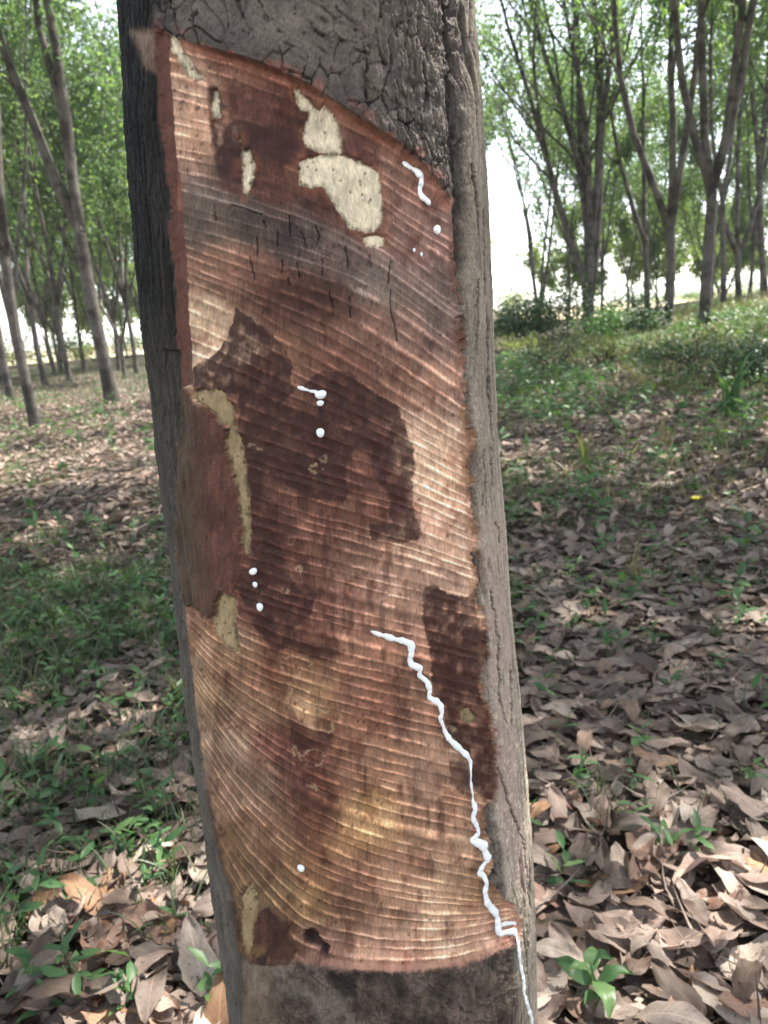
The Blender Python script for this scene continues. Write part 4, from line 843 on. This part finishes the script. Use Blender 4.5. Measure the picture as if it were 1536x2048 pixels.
def clumped(n, x0, x1, y0, y1, dens, per=9, sp_=.035):
    x, y = litter_points(n, x0, x1, y0, y1, dens)
    m_ = lr.integers(3, per, len(x)); X_ = np.repeat(x, m_); Y_ = np.repeat(y, m_)
    X_ = X_ + lr.normal(0, sp_, len(X_)); Y_ = Y_ + lr.normal(0, sp_, len(Y_))
    k = np.hypot(X_ + .035, Y_ - .62) > .2
    return X_[k], Y_[k]
a = clumped(6500, -2.8, -.2, 1.1, 4.6, lambda x, y: np.clip(.05 + .95 * grassy(x, y), 0, 1))
grass('grass', a[0], a[1], M_GRASS, 'short green grass and weeds growing through the litter on the left')
a = clumped(1500, .2, 3.6, 1.3, 5.5, lambda x, y: .12 + .5 * grassy(x, y) + .3 * sst(.5, .65, fbm(x * 1.1, y * 1.1, 2, 2)))
grass('grass', a[0], a[1], M_GRASS, 'sparse green grass growing through the litter on the right')
a = clumped(9000, -9, 12, 4.4, 15, lambda x, y: np.clip(.12 + .75 * grassy(x, y), 0, 1), 10, .07)
grass('grass', a[0], a[1], M_GRASS, 'grass patches in the middle distance between the rows of trees', .9, 1.9)
a = clumped(2600, .5, 9, 3.8, 12, lambda x, y: .22 + .3 * sst(.45, .6, fbm(x * .8, y * .8, 5, 2)), 7, .05)
grass('dry_grass', a[0], a[1], M_DRYG, 'dry straw coloured grass stalks in the litter on the right', .9, 2.2)
a = clumped(5200, 2, 18, 11, 27, lambda x, y: .75 * sst(.5, 4, x - .12 * y) * sst(.32, .5, fbm(x * .5, y * .4, 8, 3)), 12, .16)
grass('tall_grass', a[0], a[1], M_GRASS, 'taller rough grass covering the low bank on the right', 2.0, 4.5)
a = clumped(5200, 1.5, 16, 8.5, 24, lambda x, y: .6 * sst(.5, 4, x - .12 * y), 9, .1)
grass('dry_grass', a[0], a[1], M_DRYG, 'yellow dry grass on the low bank on the right', 2.0, 4.2)
a = clumped(5000, -20, 2, 15, 42, lambda x, y: .5 + 0 * x, 9, .15)
grass('grass', a[0], a[1], M_GRASS, 'grass patches far back between the trunks on the left', 1.5, 3.5)

# one countable plant: stem + leaves
LAN = leaf_mesh('w', 1.0, .30, .25, -.12, .2, 3, 6, 2)      # lance leaf, unit length
OVA = leaf_mesh('w', 1.0, .46, .22, -.16, .2, 5, 7, 4)
def plant(name, px, py, H, nl, LL, mat, label, cat, shape=LAN, spread=1.0, seed=0, z0=None, group=None, whorl=1):
    r_ = np.random.default_rng(seed + int(px)); p_ = hit_ground(px, py)
    e = empty(name, tuple(p_)); tag(e, label, cat, group)
    mb = MB(); lean = r_.normal(0, .12, 2) * H
    pts = np.array([[lean[0] * t * t, lean[1] * t * t, H * t - .01] for t in np.linspace(0, 1, 6)])
    mb.tube(pts, np.linspace(.0022, .0010, 6) * (H / .15) ** .4, 6); obj('stem', mb.mesh('stem'), mat, e)
    M = Many(); V_, F_, U_ = shape
    V0 = V_ - np.array([0, -.5, 0]) ; V0 = V0 - np.array([0, V0[:, 1].min(), V0[:, 2].mean()])
    P = []; Rm = []; S_ = []
    for i in range(nl):
        t = (i + 1) / nl if nl > 1 else 1
        t = .25 + .75 * t; q = np.array([lean[0] * t * t, lean[1] * t * t, H * t - .01])
        az = i * 2.4 + r_.normal(0, .3); el = r_.uniform(-.15, .5) + .5 * (t > .9)
        P.append(q); Rm.append(rotm(0, 0, az) @ rotm(el * spread, r_.normal(0, .25), 0)); S_.append(LL * r_.uniform(.7, 1.15))
    M.add(*scatter(None, V0, F_, U_, np.array(P), np.array(Rm), np.array(S_)))
    obj('foliage', M.mesh('foliage'), mat, e); return e
WV, WF, WU = leaf_mesh('w', .05, .015, .25, -.12, .2, 3, 4, 2); WV = WV - np.array([0, WV[:, 1].min(), 0])
def weeds(n, x0, x1, y0, y1, dens, s0, s1, label):
    x, y = litter_points(n, x0, x1, y0, y1, dens); M = Many(); n = len(x)
    for q in range(6):
        hh = lr.uniform(.01, .075, n)
        M.add(*scatter(None, WV, WF, WU, np.stack([x + lr.normal(0, .008, n), y + lr.normal(0, .008, n), ground_z(x, y) + hh * s1], -1), np.array([rotm(0, 0, a) @ rotm(b, c, 0) for a, b, c in zip(lr.uniform(0, 6.28, n), lr.normal(.15, .35, n), lr.normal(0, .4, n))]), lr.uniform(s0, s1, n)))
    o = obj('undergrowth', M.mesh('undergrowth'), M_WEED); tag(o, label, 'undergrowth', kind='stuff')
weeds(1500, -2.8, -.2, 1.0, 4.6, lambda x, y: np.clip(.12 + .9 * grassy(x, y), 0, 1), .6, 1.2, 'low green weeds spreading through the litter on the left')
weeds(2000, .2, 3.8, 1.2, 5.5, lambda x, y: .16 + .6 * sst(.5, .65, fbm(x * 1.1, y * 1.1, 2, 2)), .6, 1.2, 'scattered low weeds among the leaves on the right')
weeds(12000, -9, 14, 4.0, 17, lambda x, y: np.clip(.10 + .8 * grassy(x, y), 0, 1), 1.2, 2.6, 'weedy green ground cover in the middle distance')
def tuft(px, py, n, L, w, mat, label, seed=0, name='grass_tuft'):
    r_ = np.random.default_rng(seed + int(px)); p_ = hit_ground(px, py); M = Many()
    for i in range(n):
        V_, F_, U_ = blade(L * r_.uniform(.55, 1.1), w, r_.uniform(.3, 1.5), 6)
        M.add(*scatter(None, V_, F_, U_, np.array([[r_.normal(0, L * .05), r_.normal(0, L * .05), -.005]]), np.array([rotm(0, r_.normal(0, .2), r_.uniform(0, 6.28))]), np.array([1.0])))
    o = obj(name, M.mesh(name), mat, loc=tuple(p_)); tag(o, label, 'grass tuft', 'grass tufts in the litter')
sd = plant('seedling', 1195, 2010, .10, 8, .062, M_WEED, 'green seedling with pointed glossy leaves at the bottom right of the trunk', 'seedling', OVA, .8, 4)
for a in [(1215, 1320, .16, 6, .075, 'lone green seedling standing right of the trunk in leaf litter'), (1160, 1035, .22, 9, .11, 'leafy young plant in the middle distance just right of the bark'), (1190, 1080, .20, 7, .10, 'second leafy young plant, slightly nearer and right of its neighbour'), (1310, 1300, .09, 5, .06, 'low weed with narrow leaves between the seedling and right edge'), (1490, 1120, .2, 7, .13, 'broad leaved weed at the right edge in middle distance'), (1460, 1215, .14, 6, .1, 'green weed under the broad leaved weed near the right edge'), (1480, 1260, .12, 6, .08, 'small weed low at the right edge'), (1250, 1210, .10, 5, .07, 'tiny green sprout upper right of the lone seedling'), (1445, 1350, .08, 5, .05, 'little weed among pale leaves right of centre')]:
    plant('weed', a[0], a[1], a[2], a[3], a[4], M_WEED, a[5], 'weed', LAN, 1.0, 2)
WL = [(60, 1990, .07, 5, .05), (150, 1960, .09, 6, .055), (90, 1800, .09, 6, .05), (20, 1640, .12, 6, .06), (240, 1720, .08, 5, .05), (320, 1640, .10, 6, .05), (130, 1600, .09, 6, .06), (290, 1790, .08, 6, .05), (250, 2030, .06, 5, .055), (345, 1750, .09, 6, .05), (350, 1860, .06, 5, .045), (40, 1860, .08, 5, .06), (215, 1560, .08, 5, .05), (330, 1500, .10, 6, .05), (100, 2035, .05, 4, .05)]
WT = ['lowest weed near the left bottom corner', 'weed in front of the large orange brown leaf', 'slender weed left of the large orange brown leaf', 'tall weed at the left picture edge', 'weed above the large orange brown leaf', 'weed beside the bark at lower left', 'spreading weed amid leaves at the left', 'weed right of the large orange brown leaf', 'low weed at the bottom edge near the trunk foot', 'narrow leaved weed touching the trunk side', 'tiny weed by the trunk foot', 'weed under the left picture edge', 'weed behind the pale long leaf', 'bright weed next to the sunlit leaves by the trunk', 'weed cut by the bottom picture edge at left']
for a, tx in zip(WL, WT): plant('weed', *a, M_WEED, 'small green ' + tx, 'weed', LAN, 1.0, 9, group='small weeds growing through the litter')
for a in [(1195, 1610, 22, .11, .005, M_GRASS, 'green grass tuft beside the lower right of the trunk'), (1037, 1180, 26, .06, .004, M_WEED, 'small bright green grass tuft close to the bark on the right'), (1165, 925, 14, .34, .012, M_YEL, 'tall yellow green grass tuft in the right middle distance'), (1460, 830, 12, .62, .06, M_WEED, 'strap leaved green tuft near the right edge farther back'), (1270, 1165, 20, .2, .007, M_DRYG, 'dry arching grass tuft right of centre'), (1095, 950, 14, .14, .008, M_YEL, 'short yellow tuft left of the tall yellow green tuft'), (1430, 1290, 30, .12, .004, M_GRASS, 'loose grass tuft by the right edge'), (1330, 900, 18, .3, .009, M_DRYG, 'dry grass tuft behind the leafy young plants'), (1440, 890, 18, .28, .009, M_YEL, 'yellowish tuft below the strap leaved tuft'), (60, 1560, 26, .11, .005, M_GRASS, 'grass tuft at the left edge below the grass patch'), (300, 1240, 40, .13, .005, M_GRASS, 'dense grass tuft left of the trunk'), (100, 1250, 40, .15, .005, M_GRASS, 'dense grass tuft at the left edge of the grass patch'), (365, 1400, 16, .12, .004, M_YEL, 'yellow green grass tuft touching the left bark')]: tuft(*a)
p_ = hit_ground(1392, 1040)
e = empty('yellow_flower', tuple(p_)); tag(e, 'bright yellow flower in the litter on the right', 'flower')
mb = MB(); mb.tube([(0, 0, 0), (.004, 0, .05), (0, .004, .1)], .0015, 5); obj('stem', mb.mesh('stem'), M_WEED, e)
t = NT('yellow_petal'); M_PET = t.out(t.bsdf(**{'Base Color': t.ramp(t.noise(t.n('ShaderNodeTexCoord').outputs['Object'], 60), [(.3, (.60, .48, .02)), (.7, (.78, .66, .04))]), 'Roughness': .6}).outputs[0])
M = Many(); V0 = OVA[0] - np.array([0, OVA[0][:, 1].min(), 0])
M.add(*scatter(None, V0, OVA[1], OVA[2], np.tile([[0, .004, .1]], (6, 1)), np.array([rotm(0, 0, i * 1.05) @ rotm(.35, 0, 0) for i in range(6)]), np.full(6, .036)))
obj('petals', M.mesh('petals'), M_PET, e)
# ================================================================== plantation trees
M_BARK = wood_mat('grey_bark', (.050, .043, .039), (.130, .116, .106), 34)
def grow(seed, H=13., fork=3.3, r0=.14, limbs=None, lean=(0, 0), leaf_from=4.2, ncl=2800, leafL=.15, spread=.26, second=4, upw=.10):
    """trunk with tapering forking limbs (one mesh) and the branch points its leaves hang from"""
    r_ = np.random.default_rng(seed); mb = MB(); segs = []
    n = 12; tr = []
    for i in range(n + 1):
        t = i / n; tr.append([lean[0] * t + .05 * math.sin(t * 3 + seed), lean[1] * t + .04 * math.cos(t * 2.5 + seed), fork * t - .25 * (i == 0)])
    tr = np.array(tr); tt = np.linspace(0, 1, n + 1)
    mb.tube(tr, r0 * (1.22 - .30 * sst(0, .16, tt) - .12 * tt) * (1 - .30 * sst(.90, 1.0, tt)), 12)
    top = tr[-1]
    if limbs is None:
        k = int(r_.integers(2, 4)); a0 = r_.uniform(0, 6.28)
        limbs = [(a0 + i * 6.28 / k + r_.normal(0, .3), spread * r_.uniform(.7, 1.4), r_.uniform(.8, 1.0)) for i in range(k)]
    def branch(p, d, L, r1, depth):
        m_ = 9 if depth == 0 else 6; pts = [p]; q = p.copy(); dd = d.copy()
        for i in range(m_):
            up = upw if depth == 0 else .08
            dd = dd + r_.normal(0, .055 + .02 * depth, 3) + np.array([0, 0, up]); dd /= np.linalg.norm(dd); q = q + dd * L / m_; pts.append(q.copy())
        pts = np.array(pts); mb.tube(pts, np.linspace(r1, max(.006, r1 * .22), m_ + 1), 8 if depth == 0 else 5)
        segs.append((pts, depth))
        if depth < 2:
            kk = second if depth == 0 else 3
            for i in range(kk):
                f_ = r_.uniform(.28, .95) if depth == 0 else r_.uniform(.25, .95); j = min(m_ - 1, int(f_ * m_)); b = pts[j] + (pts[j + 1] - pts[j]) * (f_ * m_ - j)
                t_ = pts[j + 1] - pts[j]; t_ /= np.linalg.norm(t_); az = r_.uniform(0, 6.28); side = np.array([math.cos(az), math.sin(az), 0])
                nd = t_ * .8 + side * r_.uniform(.35, .8); nd /= np.linalg.norm(nd)
                branch(b, nd, L * r_.uniform(.35, .58), max(.008, r1 * (1 - .75 * f_) * .55), depth + 1)
    for az, tl, k in limbs:
        d = np.array([math.cos(az) * math.sin(tl), math.sin(az) * math.sin(tl), math.cos(tl)])
        branch(top - np.array([0, 0, .22]) - d * np.array([.06, .06, 0]), d, (H - fork) * k, r0 * (.74 if len(limbs) < 4 else .66), 0)
    # leaf anchors
    A = []; 
    w_ = np.array([np.linalg.norm(np.diff(p, axis=0), axis=1).sum() * (0.25, 1.0, 1.5)[dep] for p, dep in segs]); w_ /= w_.sum()
    for (pts, dep), c in zip(segs, r_.multinomial(ncl, w_)):
        t = r_.uniform(.25 if dep == 0 else .1, 1, c) * (len(pts) - 1); j = np.minimum(t.astype(int), len(pts) - 2)
        a = pts[j] + (pts[j + 1] - pts[j]) * (t - j)[:, None]
        A.append(a + r_.normal(0, (.10, .22, .26)[dep], a.shape))
    A = np.vstack(A); A = A[A[:, 2] > leaf_from + r_.uniform(-.7, .9, len(A))]
    LF = np.array([(0, 0, 0), (.20, .45, -.06), (0, 1, -.16), (-.20, .45, -.06), (0, .5, -.02)]) 
    LFF = np.array([(0, 1, 2, 4), (0, 4, 2, 3)])
    n = len(A); az = r_.uniform(0, 6.28, n)
    V = []; F = []; off = 0
    for q in (-.75, 0, .75):
        Rm = np.array([rotm(0, 0, a + q) @ rotm(e_, b, 0) for a, e_, b in zip(az, r_.normal(-.75, .45, n), r_.normal(0, .5, n))])
        v_, f_, _ = scatter(None, LF, LFF, np.zeros((5, 2)), A, Rm, leafL * r_.uniform(.7, 1.2, n)); V.append(v_); F.append(f_ + off); off += len(v_)
    return mb.mesh('trunk'), mesh_np('crown', np.vstack(V), np.vstack(F), False)
TREEG = 'rubber trees of the plantation'
def tree_obj(x, y, meshes, rz=0, s=1.0, label='', group=TREEG, name='rubber_tree', crown_mat=None):
    e = empty(name, (x, y, float(ground_z(x, y)))); e.rotation_euler[2] = rz; e.scale = (s, s, s); tag(e, label, 'tree', group)
    obj('trunk', meshes[0], M_BARK, e); obj('crown', meshes[1], crown_mat or M_CROWN, e); return e
PI = math.pi
# --- trees one can tell apart: base pixel, fork height, limbs (azimuth in plan: 0 right, 90 away; tilt; length)
def named(px, py, seed, label, **kw):
    p_ = hit_ground(px, py); return tree_obj(p_[0], p_[1], grow(seed, **kw), label=label)
named(222, 806, 21, 'nearest clear trunk on the left, forking in two at mid height', H=12, fork=3.2, r0=.135, lean=(.0, 0), limbs=[(PI, .36, 1), (PI * .45, .10, 1), (1.2, .05, .7)], leaf_from=5.2)
named(76, 856, 22, 'thin dark trunk at the left edge standing nearest to the camera side', H=11, fork=2.6, r0=.085, limbs=[(PI * .9, .16, 1), (.4, .12, 1)], leaf_from=4.6)
named(28, 800, 23, 'slender trunk cut by the left picture edge', H=11, fork=2.2, r0=.10, lean=(-.1, 0), limbs=[(PI, .30, 1), (1.1, .14, 1)], leaf_from=4.6)
named(1413, 672, 24, 'thick trunk on the right with a wide U shaped fork', H=12, fork=2.6, r0=.115, limbs=[(PI * .98, .52, .95), (.1, .42, 1), (PI * .85, .22, 1), (.3, .36, .95)], leaf_from=5.6, upw=.42)
named(1336, 668, 25, 'trunk with three steep limbs just left of the wide U fork', H=12, fork=2.3, r0=.112, limbs=[(PI, .46, 1), (1.3, .06, 1), (.1, .20, 1)], leaf_from=5.2, upw=.22)
named(1291, 640, 26, 'slimmer trunk behind the three limbed trunk on the right', H=12, fork=2.8, r0=.12, limbs=[(PI, .40, 1), (.8, .16, 1)], leaf_from=4.0)
named(1442, 652, 27, 'slender straight trunk right behind the U forked trunk', H=11, fork=3.0, r0=.08, limbs=[(.3, .2, 1), (2.5, .15, 1)], leaf_from=4.4)
named(1476, 626, 28, 'low forked trunk near the right edge with spreading limbs', H=10, fork=1.5, r0=.10, limbs=[(PI, .42, .9), (.1, .40, 1), (1.4, .18, 1)], leaf_from=3.6)
named(1530, 640, 29, 'leaning trunk cut by the right picture edge', H=13, fork=4.4, r0=.11, lean=(-.4, 0), limbs=[(PI * .8, .12, 1), (.3, .2, 1)], leaf_from=5.5)
named(1178, 668, 30, 'clump of many steep stems rising from the dark shrub', H=15, fork=1.2, r0=.2, limbs=[(PI, .10, 1), (PI * .8, .05, 1), (1.4, .04, 1), (.2, .12, .95), (0, .22, .9), (PI, .20, .8), (4.6, .06, .9)], leaf_from=3.4, ncl=5200, second=6)
named(1075, 668, 31, 'group of thin steep stems left of the dark shrub beside the trunk', H=11, fork=.6, r0=.10, limbs=[(PI * .8, .05, 1), (PI * .5, .07, 1), (.2, .10, .95), (0, .2, .9)], leaf_from=2.4, ncl=3600, second=6)
for i, (px, py, lb) in enumerate([(110, 752, 'slim trunk right of the slender edge trunk on the left'), (142, 765, 'slim trunk just left of the nearest clear trunk'), (170, 738, 'thin trunk behind the nearest clear trunk on the left'), (240, 742, 'thin far trunk right of the nearest clear trunk'), (272, 748, 'slim trunk close to the dark bark edge on the left'), (128, 728, 'very thin far trunk among the left rows'), (52, 784, 'dark slim trunk beside the thin edge trunk at the left'), (92, 772, 'slim dark trunk between the thin edge trunk and the forked one'), (6, 768, 'dark trunk half hidden at the very left edge'), (196, 720, 'thin distant trunk seen through the fork of the nearest left trunk')]):
    p_ = hit_ground(px, py); named(px, py, 40 + i, lb, H=11.5, fork=2.0 + .5 * (i % 3), r0=.085 + .01 * (i % 2), leaf_from=3.2)
# --- the rows farther back: prototypes, then copies
protos = [grow(60 + i, H=11.0 + .6 * (i % 3), fork=1.4 + .35 * i, r0=.075 + .008 * (i % 3), leaf_from=2.6 + .25 * (i % 3), ncl=4600, leafL=.17, second=6) for i in range(6)]
tr_ = np.random.default_rng(5)
far = []
for ry in np.arange(20, 60, 5.2):
    for rx in np.arange(-48, 60, 3.4):
        x = rx + tr_.normal(0, .5) + .12 * ry; y = ry + tr_.normal(0, .6)
        px, py = project(np.array([[x, y, 1.0]])); px = px[0]
        if px < -700 or px > 2200: continue
        if 420 < px < 880 and tr_.random() < .4: continue
        if 915 < px < 1110 : continue                   # the bright gap beside the trunk
        if y < 23 and px > 900: continue
        if tr_.random() < (.50 if y < 34 else .30): continue
        far.append((x, y, px))
for i, (x, y, px) in enumerate(far):
    side = 'left of the foreground trunk' if px < 500 else ('right of the foreground trunk' if px > 900 else 'behind the foreground trunk')
    dist_ = 'in the middle rows' if y < 36 else 'in the far rows'
    tree_obj(x, y, protos[int(tr_.integers(6))], float(tr_.uniform(0, 6.28)), float(tr_.uniform(.85, 1.12)), f'thin forked rubber tree {dist_} {side}')
# crown of the foreground tree and unseen neighbours added for their shade
pf = grow(90, H=11, fork=.9, r0=.10, limbs=[(PI * .95, .30, 1), (.2, .26, 1), (1.6, .25, .9)], leaf_from=2.2, ncl=5200, leafL=.17, spread=.34, second=6)
o = obj('upper_limbs', pf[0], M_BARK, fr_tree, loc=(.04, .03, 2.5)); o = obj('crown', pf[1], M_CROWN, fr_tree, loc=(.04, .03, 2.5))
nb = grow(91, H=11, fork=3.0, r0=.13, leaf_from=4.4, ncl=3500, leafL=.19, spread=.60, second=7)
for x, y, tx in SHADE:
    tree_obj(x, y, nb, float(tr_.uniform(0, 6.28)), float(tr_.uniform(.95, 1.1)), tx)

# --- collecting cups on the two thick right-hand trunks
t = NT('cup_clay'); M_CUP = t.out(t.bsdf(**{'Base Color': t.ramp(t.noise(t.n('ShaderNodeTexCoord').outputs['Object'], 30), [(.3, (.02, .017, .015)), (.7, (.05, .04, .035))]), 'Roughness': .6}).outputs[0])
def cup(px, py, dist_px, lab):
    p_ = hit_ground(*dist_px); d = ray(px, py); tt_ = (p_[1] - .05) / d[1]; q = CAM + d * tt_
    prof = [(.005, 0), (.055, .0), (.085, .03), (.10, .075), (.104, .09), (.094, .09), (.08, .04), (.05, .015), (.005, .012)]
    V = []; k = 16
    for r_, z_ in prof:
        for j in range(k): V.append((r_ * math.cos(6.2832 * j / k), r_ * math.sin(6.2832 * j / k), z_))
    F = [(i * k + j, i * k + (j + 1) % k, (i + 1) * k + (j + 1) % k, (i + 1) * k + j) for i in range(len(prof) - 1) for j in range(k)]
    e = empty('collecting_cup', (q[0] , q[1], q[2])); tag(e, lab, 'cup', 'latex collecting cups')
    obj('bowl', mesh_np('bowl', V, F), M_CUP, e)
    mb = MB(); mb.tube([(-.17, .02, .03), (-.12, -.02, .04), (-.09, -.05, .05), (0, -.1, .055), (.09, -.05, .05)], .004, 5); obj('wire_holder', mb.mesh('wire_holder'), M_CUP, e)
cup(1441, 645, (1413, 672), 'dark cup wired to the U forked trunk on the right')
cup(1360, 652, (1336, 668), 'dark cup wired to the three limbed trunk on the right')

# ================================================================== shrubs
def shrub(px, py, w, h, n, LL, mat, label, seed, name='shrub', group=None):
    r_ = np.random.default_rng(seed); p_ = hit_ground(px, py); e = empty(name, tuple(p_)); tag(e, label, 'shrub', group)
    mb = MB(); tips = []
    for i in range(14):
        az = r_.uniform(0, 6.28); rr = w * .5 * math.sqrt(r_.random()); hh = h * r_.uniform(.55, 1.05) * (1 - .45 * (rr / (w * .5)) ** 2)
        tip = np.array([rr * math.cos(az), rr * math.sin(az) * .8, hh]); mid = tip * np.array([.45, .45, .55]) + r_.normal(0, .05, 3) * h
        mb.tube([(0, 0, -.05), mid, tip], [.014, .009, .004], 5); tips.append((mid, tip))
    obj('stems', mb.mesh('stems'), M_BARK, e)
    A = []
    for q in range(n):
        a, b = tips[int(r_.integers(14))]; t_ = r_.random() ** .7; A.append(a * (1 - t_) + b * t_ + r_.normal(0, .09, 3) * np.array([w, w, h]))
    A = np.array(A); A = A[A[:, 2] > .02]; n = len(A)
    V_, F_, U_ = leaf_mesh('s', 1, .42, .3, -.15, .3, 4, 3, 2); V0 = V_ - np.array([0, V_[:, 1].min(), 0])
    Rm = np.array([rotm(a, b, c) for a, b, c in zip(r_.normal(-.3, .5, n), r_.normal(0, .4, n), r_.uniform(0, 6.28, n))])
    M = Many(); M.add(*scatter(None, V0, F_, U_, A, Rm, LL * r_.uniform(.6, 1.2, n))); obj('foliage', M.mesh('foliage'), mat, e)
for a in [(1140, 690, 4.2, 1.9, 5200, .12, M_DARKG, 'dark green bushy shrub at the foot of the stem clump'), (1050, 684, 1.8, 1.3, 1600, .11, M_DARKG, 'dark shrub nearer the foreground trunk than the stem clump'), (1012, 676, 1.4, 1.5, 1100, .12, M_YEL, 'sunlit yellow green shrub right beside the foreground trunk'), (1235, 690, 2.2, 1.0, 1300, .11, M_WEED, 'low light green shrub in front of the stem clump'), (1300, 678, 1.2, .8, 700, .10, M_DARKG, 'low dark shrub beside the three limbed trunk'), (1480, 690, 2.6, .8, 1800, .09, M_WEED, 'low wide green bush at the right edge'), (1400, 735, 1.8, .5, 1000, .07, M_DARKG, 'dark low bush below the U forked trunk'), (1500, 760, 1.6, .5, 1100, .07, M_DARKG, 'dark ground hugging bush lower at the right edge'), (1210, 735, 1.0, .6, 600, .06, M_YEL, 'yellowish weedy bush in front of the light green shrub'), (1110, 735, 1.6, .55, 800, .07, M_GRASS, 'grey green weedy bush right of the foreground trunk'), (1035, 715, 1.2, .6, 700, .06, M_YEL, 'small yellow green bush at the trunk edge on the right')]:
    shrub(*a[:7], a[7], int(a[0]), group='shrubs on the bank at the right')
for a in [(40, 735, 5, 1.6, 1800, .16, M_WEED, 'far bright bush behind the left trunks at the picture edge'), (200, 722, 5, 1.3, 1600, .16, M_YEL, 'far yellow green bush behind the nearest clear trunk'), (120, 726, 6, 2.2, 2000, .2, M_WEED, 'far tall light green bush between the left trunks'), (265, 716, 6, 2.0, 1800, .2, M_WEED, 'far light green bush close to the dark bark edge'), (5, 745, 5, 2.2, 1600, .2, M_YEL, 'far yellow green bush cut by the left picture edge')]:
    shrub(*a[:7], a[7], int(a[0]), group='far bushes on the left')

for a in [(1350, 612, 7, 2.2, 2200, .2, M_WEED, 'far light green bush behind the three limbed trunk'), (1420, 606, 7, 2.0, 2000, .2, M_YEL, 'far yellow green bush behind the U forked trunk'), (1500, 600, 8, 2.6, 2200, .2, M_WEED, 'far light green bush near the right picture edge'), (1030, 640, 6, 3.2, 2400, .2, M_YEL, 'far sunlit yellow green bush in the gap beside the foreground trunk'), (1250, 622, 7, 2.6, 2200, .2, M_WEED, 'far light green bush behind the stem clump')]:
    shrub(*a[:7], a[7], int(a[0]), group='far bushes on the right')

# --- the low bushy wood that closes the view behind the rows
scr = [grow(80 + i, H=7.0 + i, fork=.35, r0=.08, leaf_from=.3, ncl=3800, leafL=.30, spread=.62, second=6) for i in range(3)]
for k, x in enumerate(np.arange(-70, 90, 2.6)):
    y = 64 + float(tr_.normal(0, 3)); x = float(x + tr_.normal(0, .8)); px, _ = project(np.array([[x, y, 1.0]])); px = float(px[0])
    if px < -600 or px > 2100 or 940 < px < 1075: continue
    tree_obj(x, y, scr[k % 3], float(tr_.uniform(0, 6.28)), float(tr_.uniform(.8, 1.15)), 'bushy far tree in the line closing the view ' + ('left of' if px < 500 else ('right of' if px > 900 else 'behind')) + ' the foreground trunk', 'bushy trees at the far edge of the plantation', 'bushy_tree', M_FAR)
# ================================================================== daylight
w = bpy.data.worlds.new('World'); sc.world = w; w.use_nodes = True
nt = w.node_tree; bg = nt.nodes['Background']
sky = nt.nodes.new('ShaderNodeTexSky'); sky.sky_type = 'NISHITA'; sky.sun_disc = False
sky.sun_elevation = SUN_EL; sky.sun_rotation = SUN_AZ; sky.air_density = 1.0; sky.dust_density = .4; sky.ozone_density = 1.0
hs = nt.nodes.new('ShaderNodeHueSaturation'); hs.inputs['Saturation'].default_value = .40      # a white, hazy sky
nt.links.new(sky.outputs[0], hs.inputs['Color']); nt.links.new(hs.outputs[0], bg.inputs[0]); bg.inputs[1].default_value = SKY
ld = bpy.data.lights.new('sun', 'SUN'); ld.energy = SUN; ld.angle = R(.53); ld.color = (1, .94, .85)
lo_ = bpy.data.objects.new('sun', ld); C.objects.link(lo_)
d_ = Vector((math.sin(SUN_AZ) * math.cos(SUN_EL), math.cos(SUN_AZ) * math.cos(SUN_EL), math.sin(SUN_EL)))   # towards the sun
lo_.rotation_euler = d_.to_track_quat('Z', 'Y').to_euler()
lo_.location = (0, 0, 30)
sc.view_settings.view_transform = 'Standard'; sc.view_settings.look = 'None'; sc.view_settings.gamma = 1; sc.view_settings.exposure = EXPO
sc.cycles.use_denoising = True; sc.cycles.max_bounces = 8; sc.cycles.diffuse_bounces = 4; sc.cycles.transmission_bounces = 4; sc.cycles.sample_clamp_indirect = 6

# ================================================================== thin hazy air
if HAZE > 0:
    bm = bmesh.new(); bmesh.ops.create_cube(bm, size=1.0)
    for v_ in bm.verts: v_.co = Vector((v_.co.x * 4200, v_.co.y * 4600 + 200, v_.co.z * 26 + 11))
    me = bpy.data.meshes.new('haze'); bm.to_mesh(me); bm.free()
    m_ = bpy.data.materials.new('haze'); m_.use_nodes = True; m_.node_tree.nodes.clear()
    pv = m_.node_tree.nodes.new('ShaderNodeVolumePrincipled'); pv.inputs['Density'].default_value = HAZE; pv.inputs['Color'].default_value = (.86, .93, .95, 1)
    m_.node_tree.links.new(pv.outputs[0], m_.node_tree.nodes.new('ShaderNodeOutputMaterial').inputs['Volume'])
    hz_ = obj('haze', me, m_); tag(hz_, 'thin pale haze between the far trees', 'haze', kind='stuff')
    sc.cycles.volume_bounces = 1
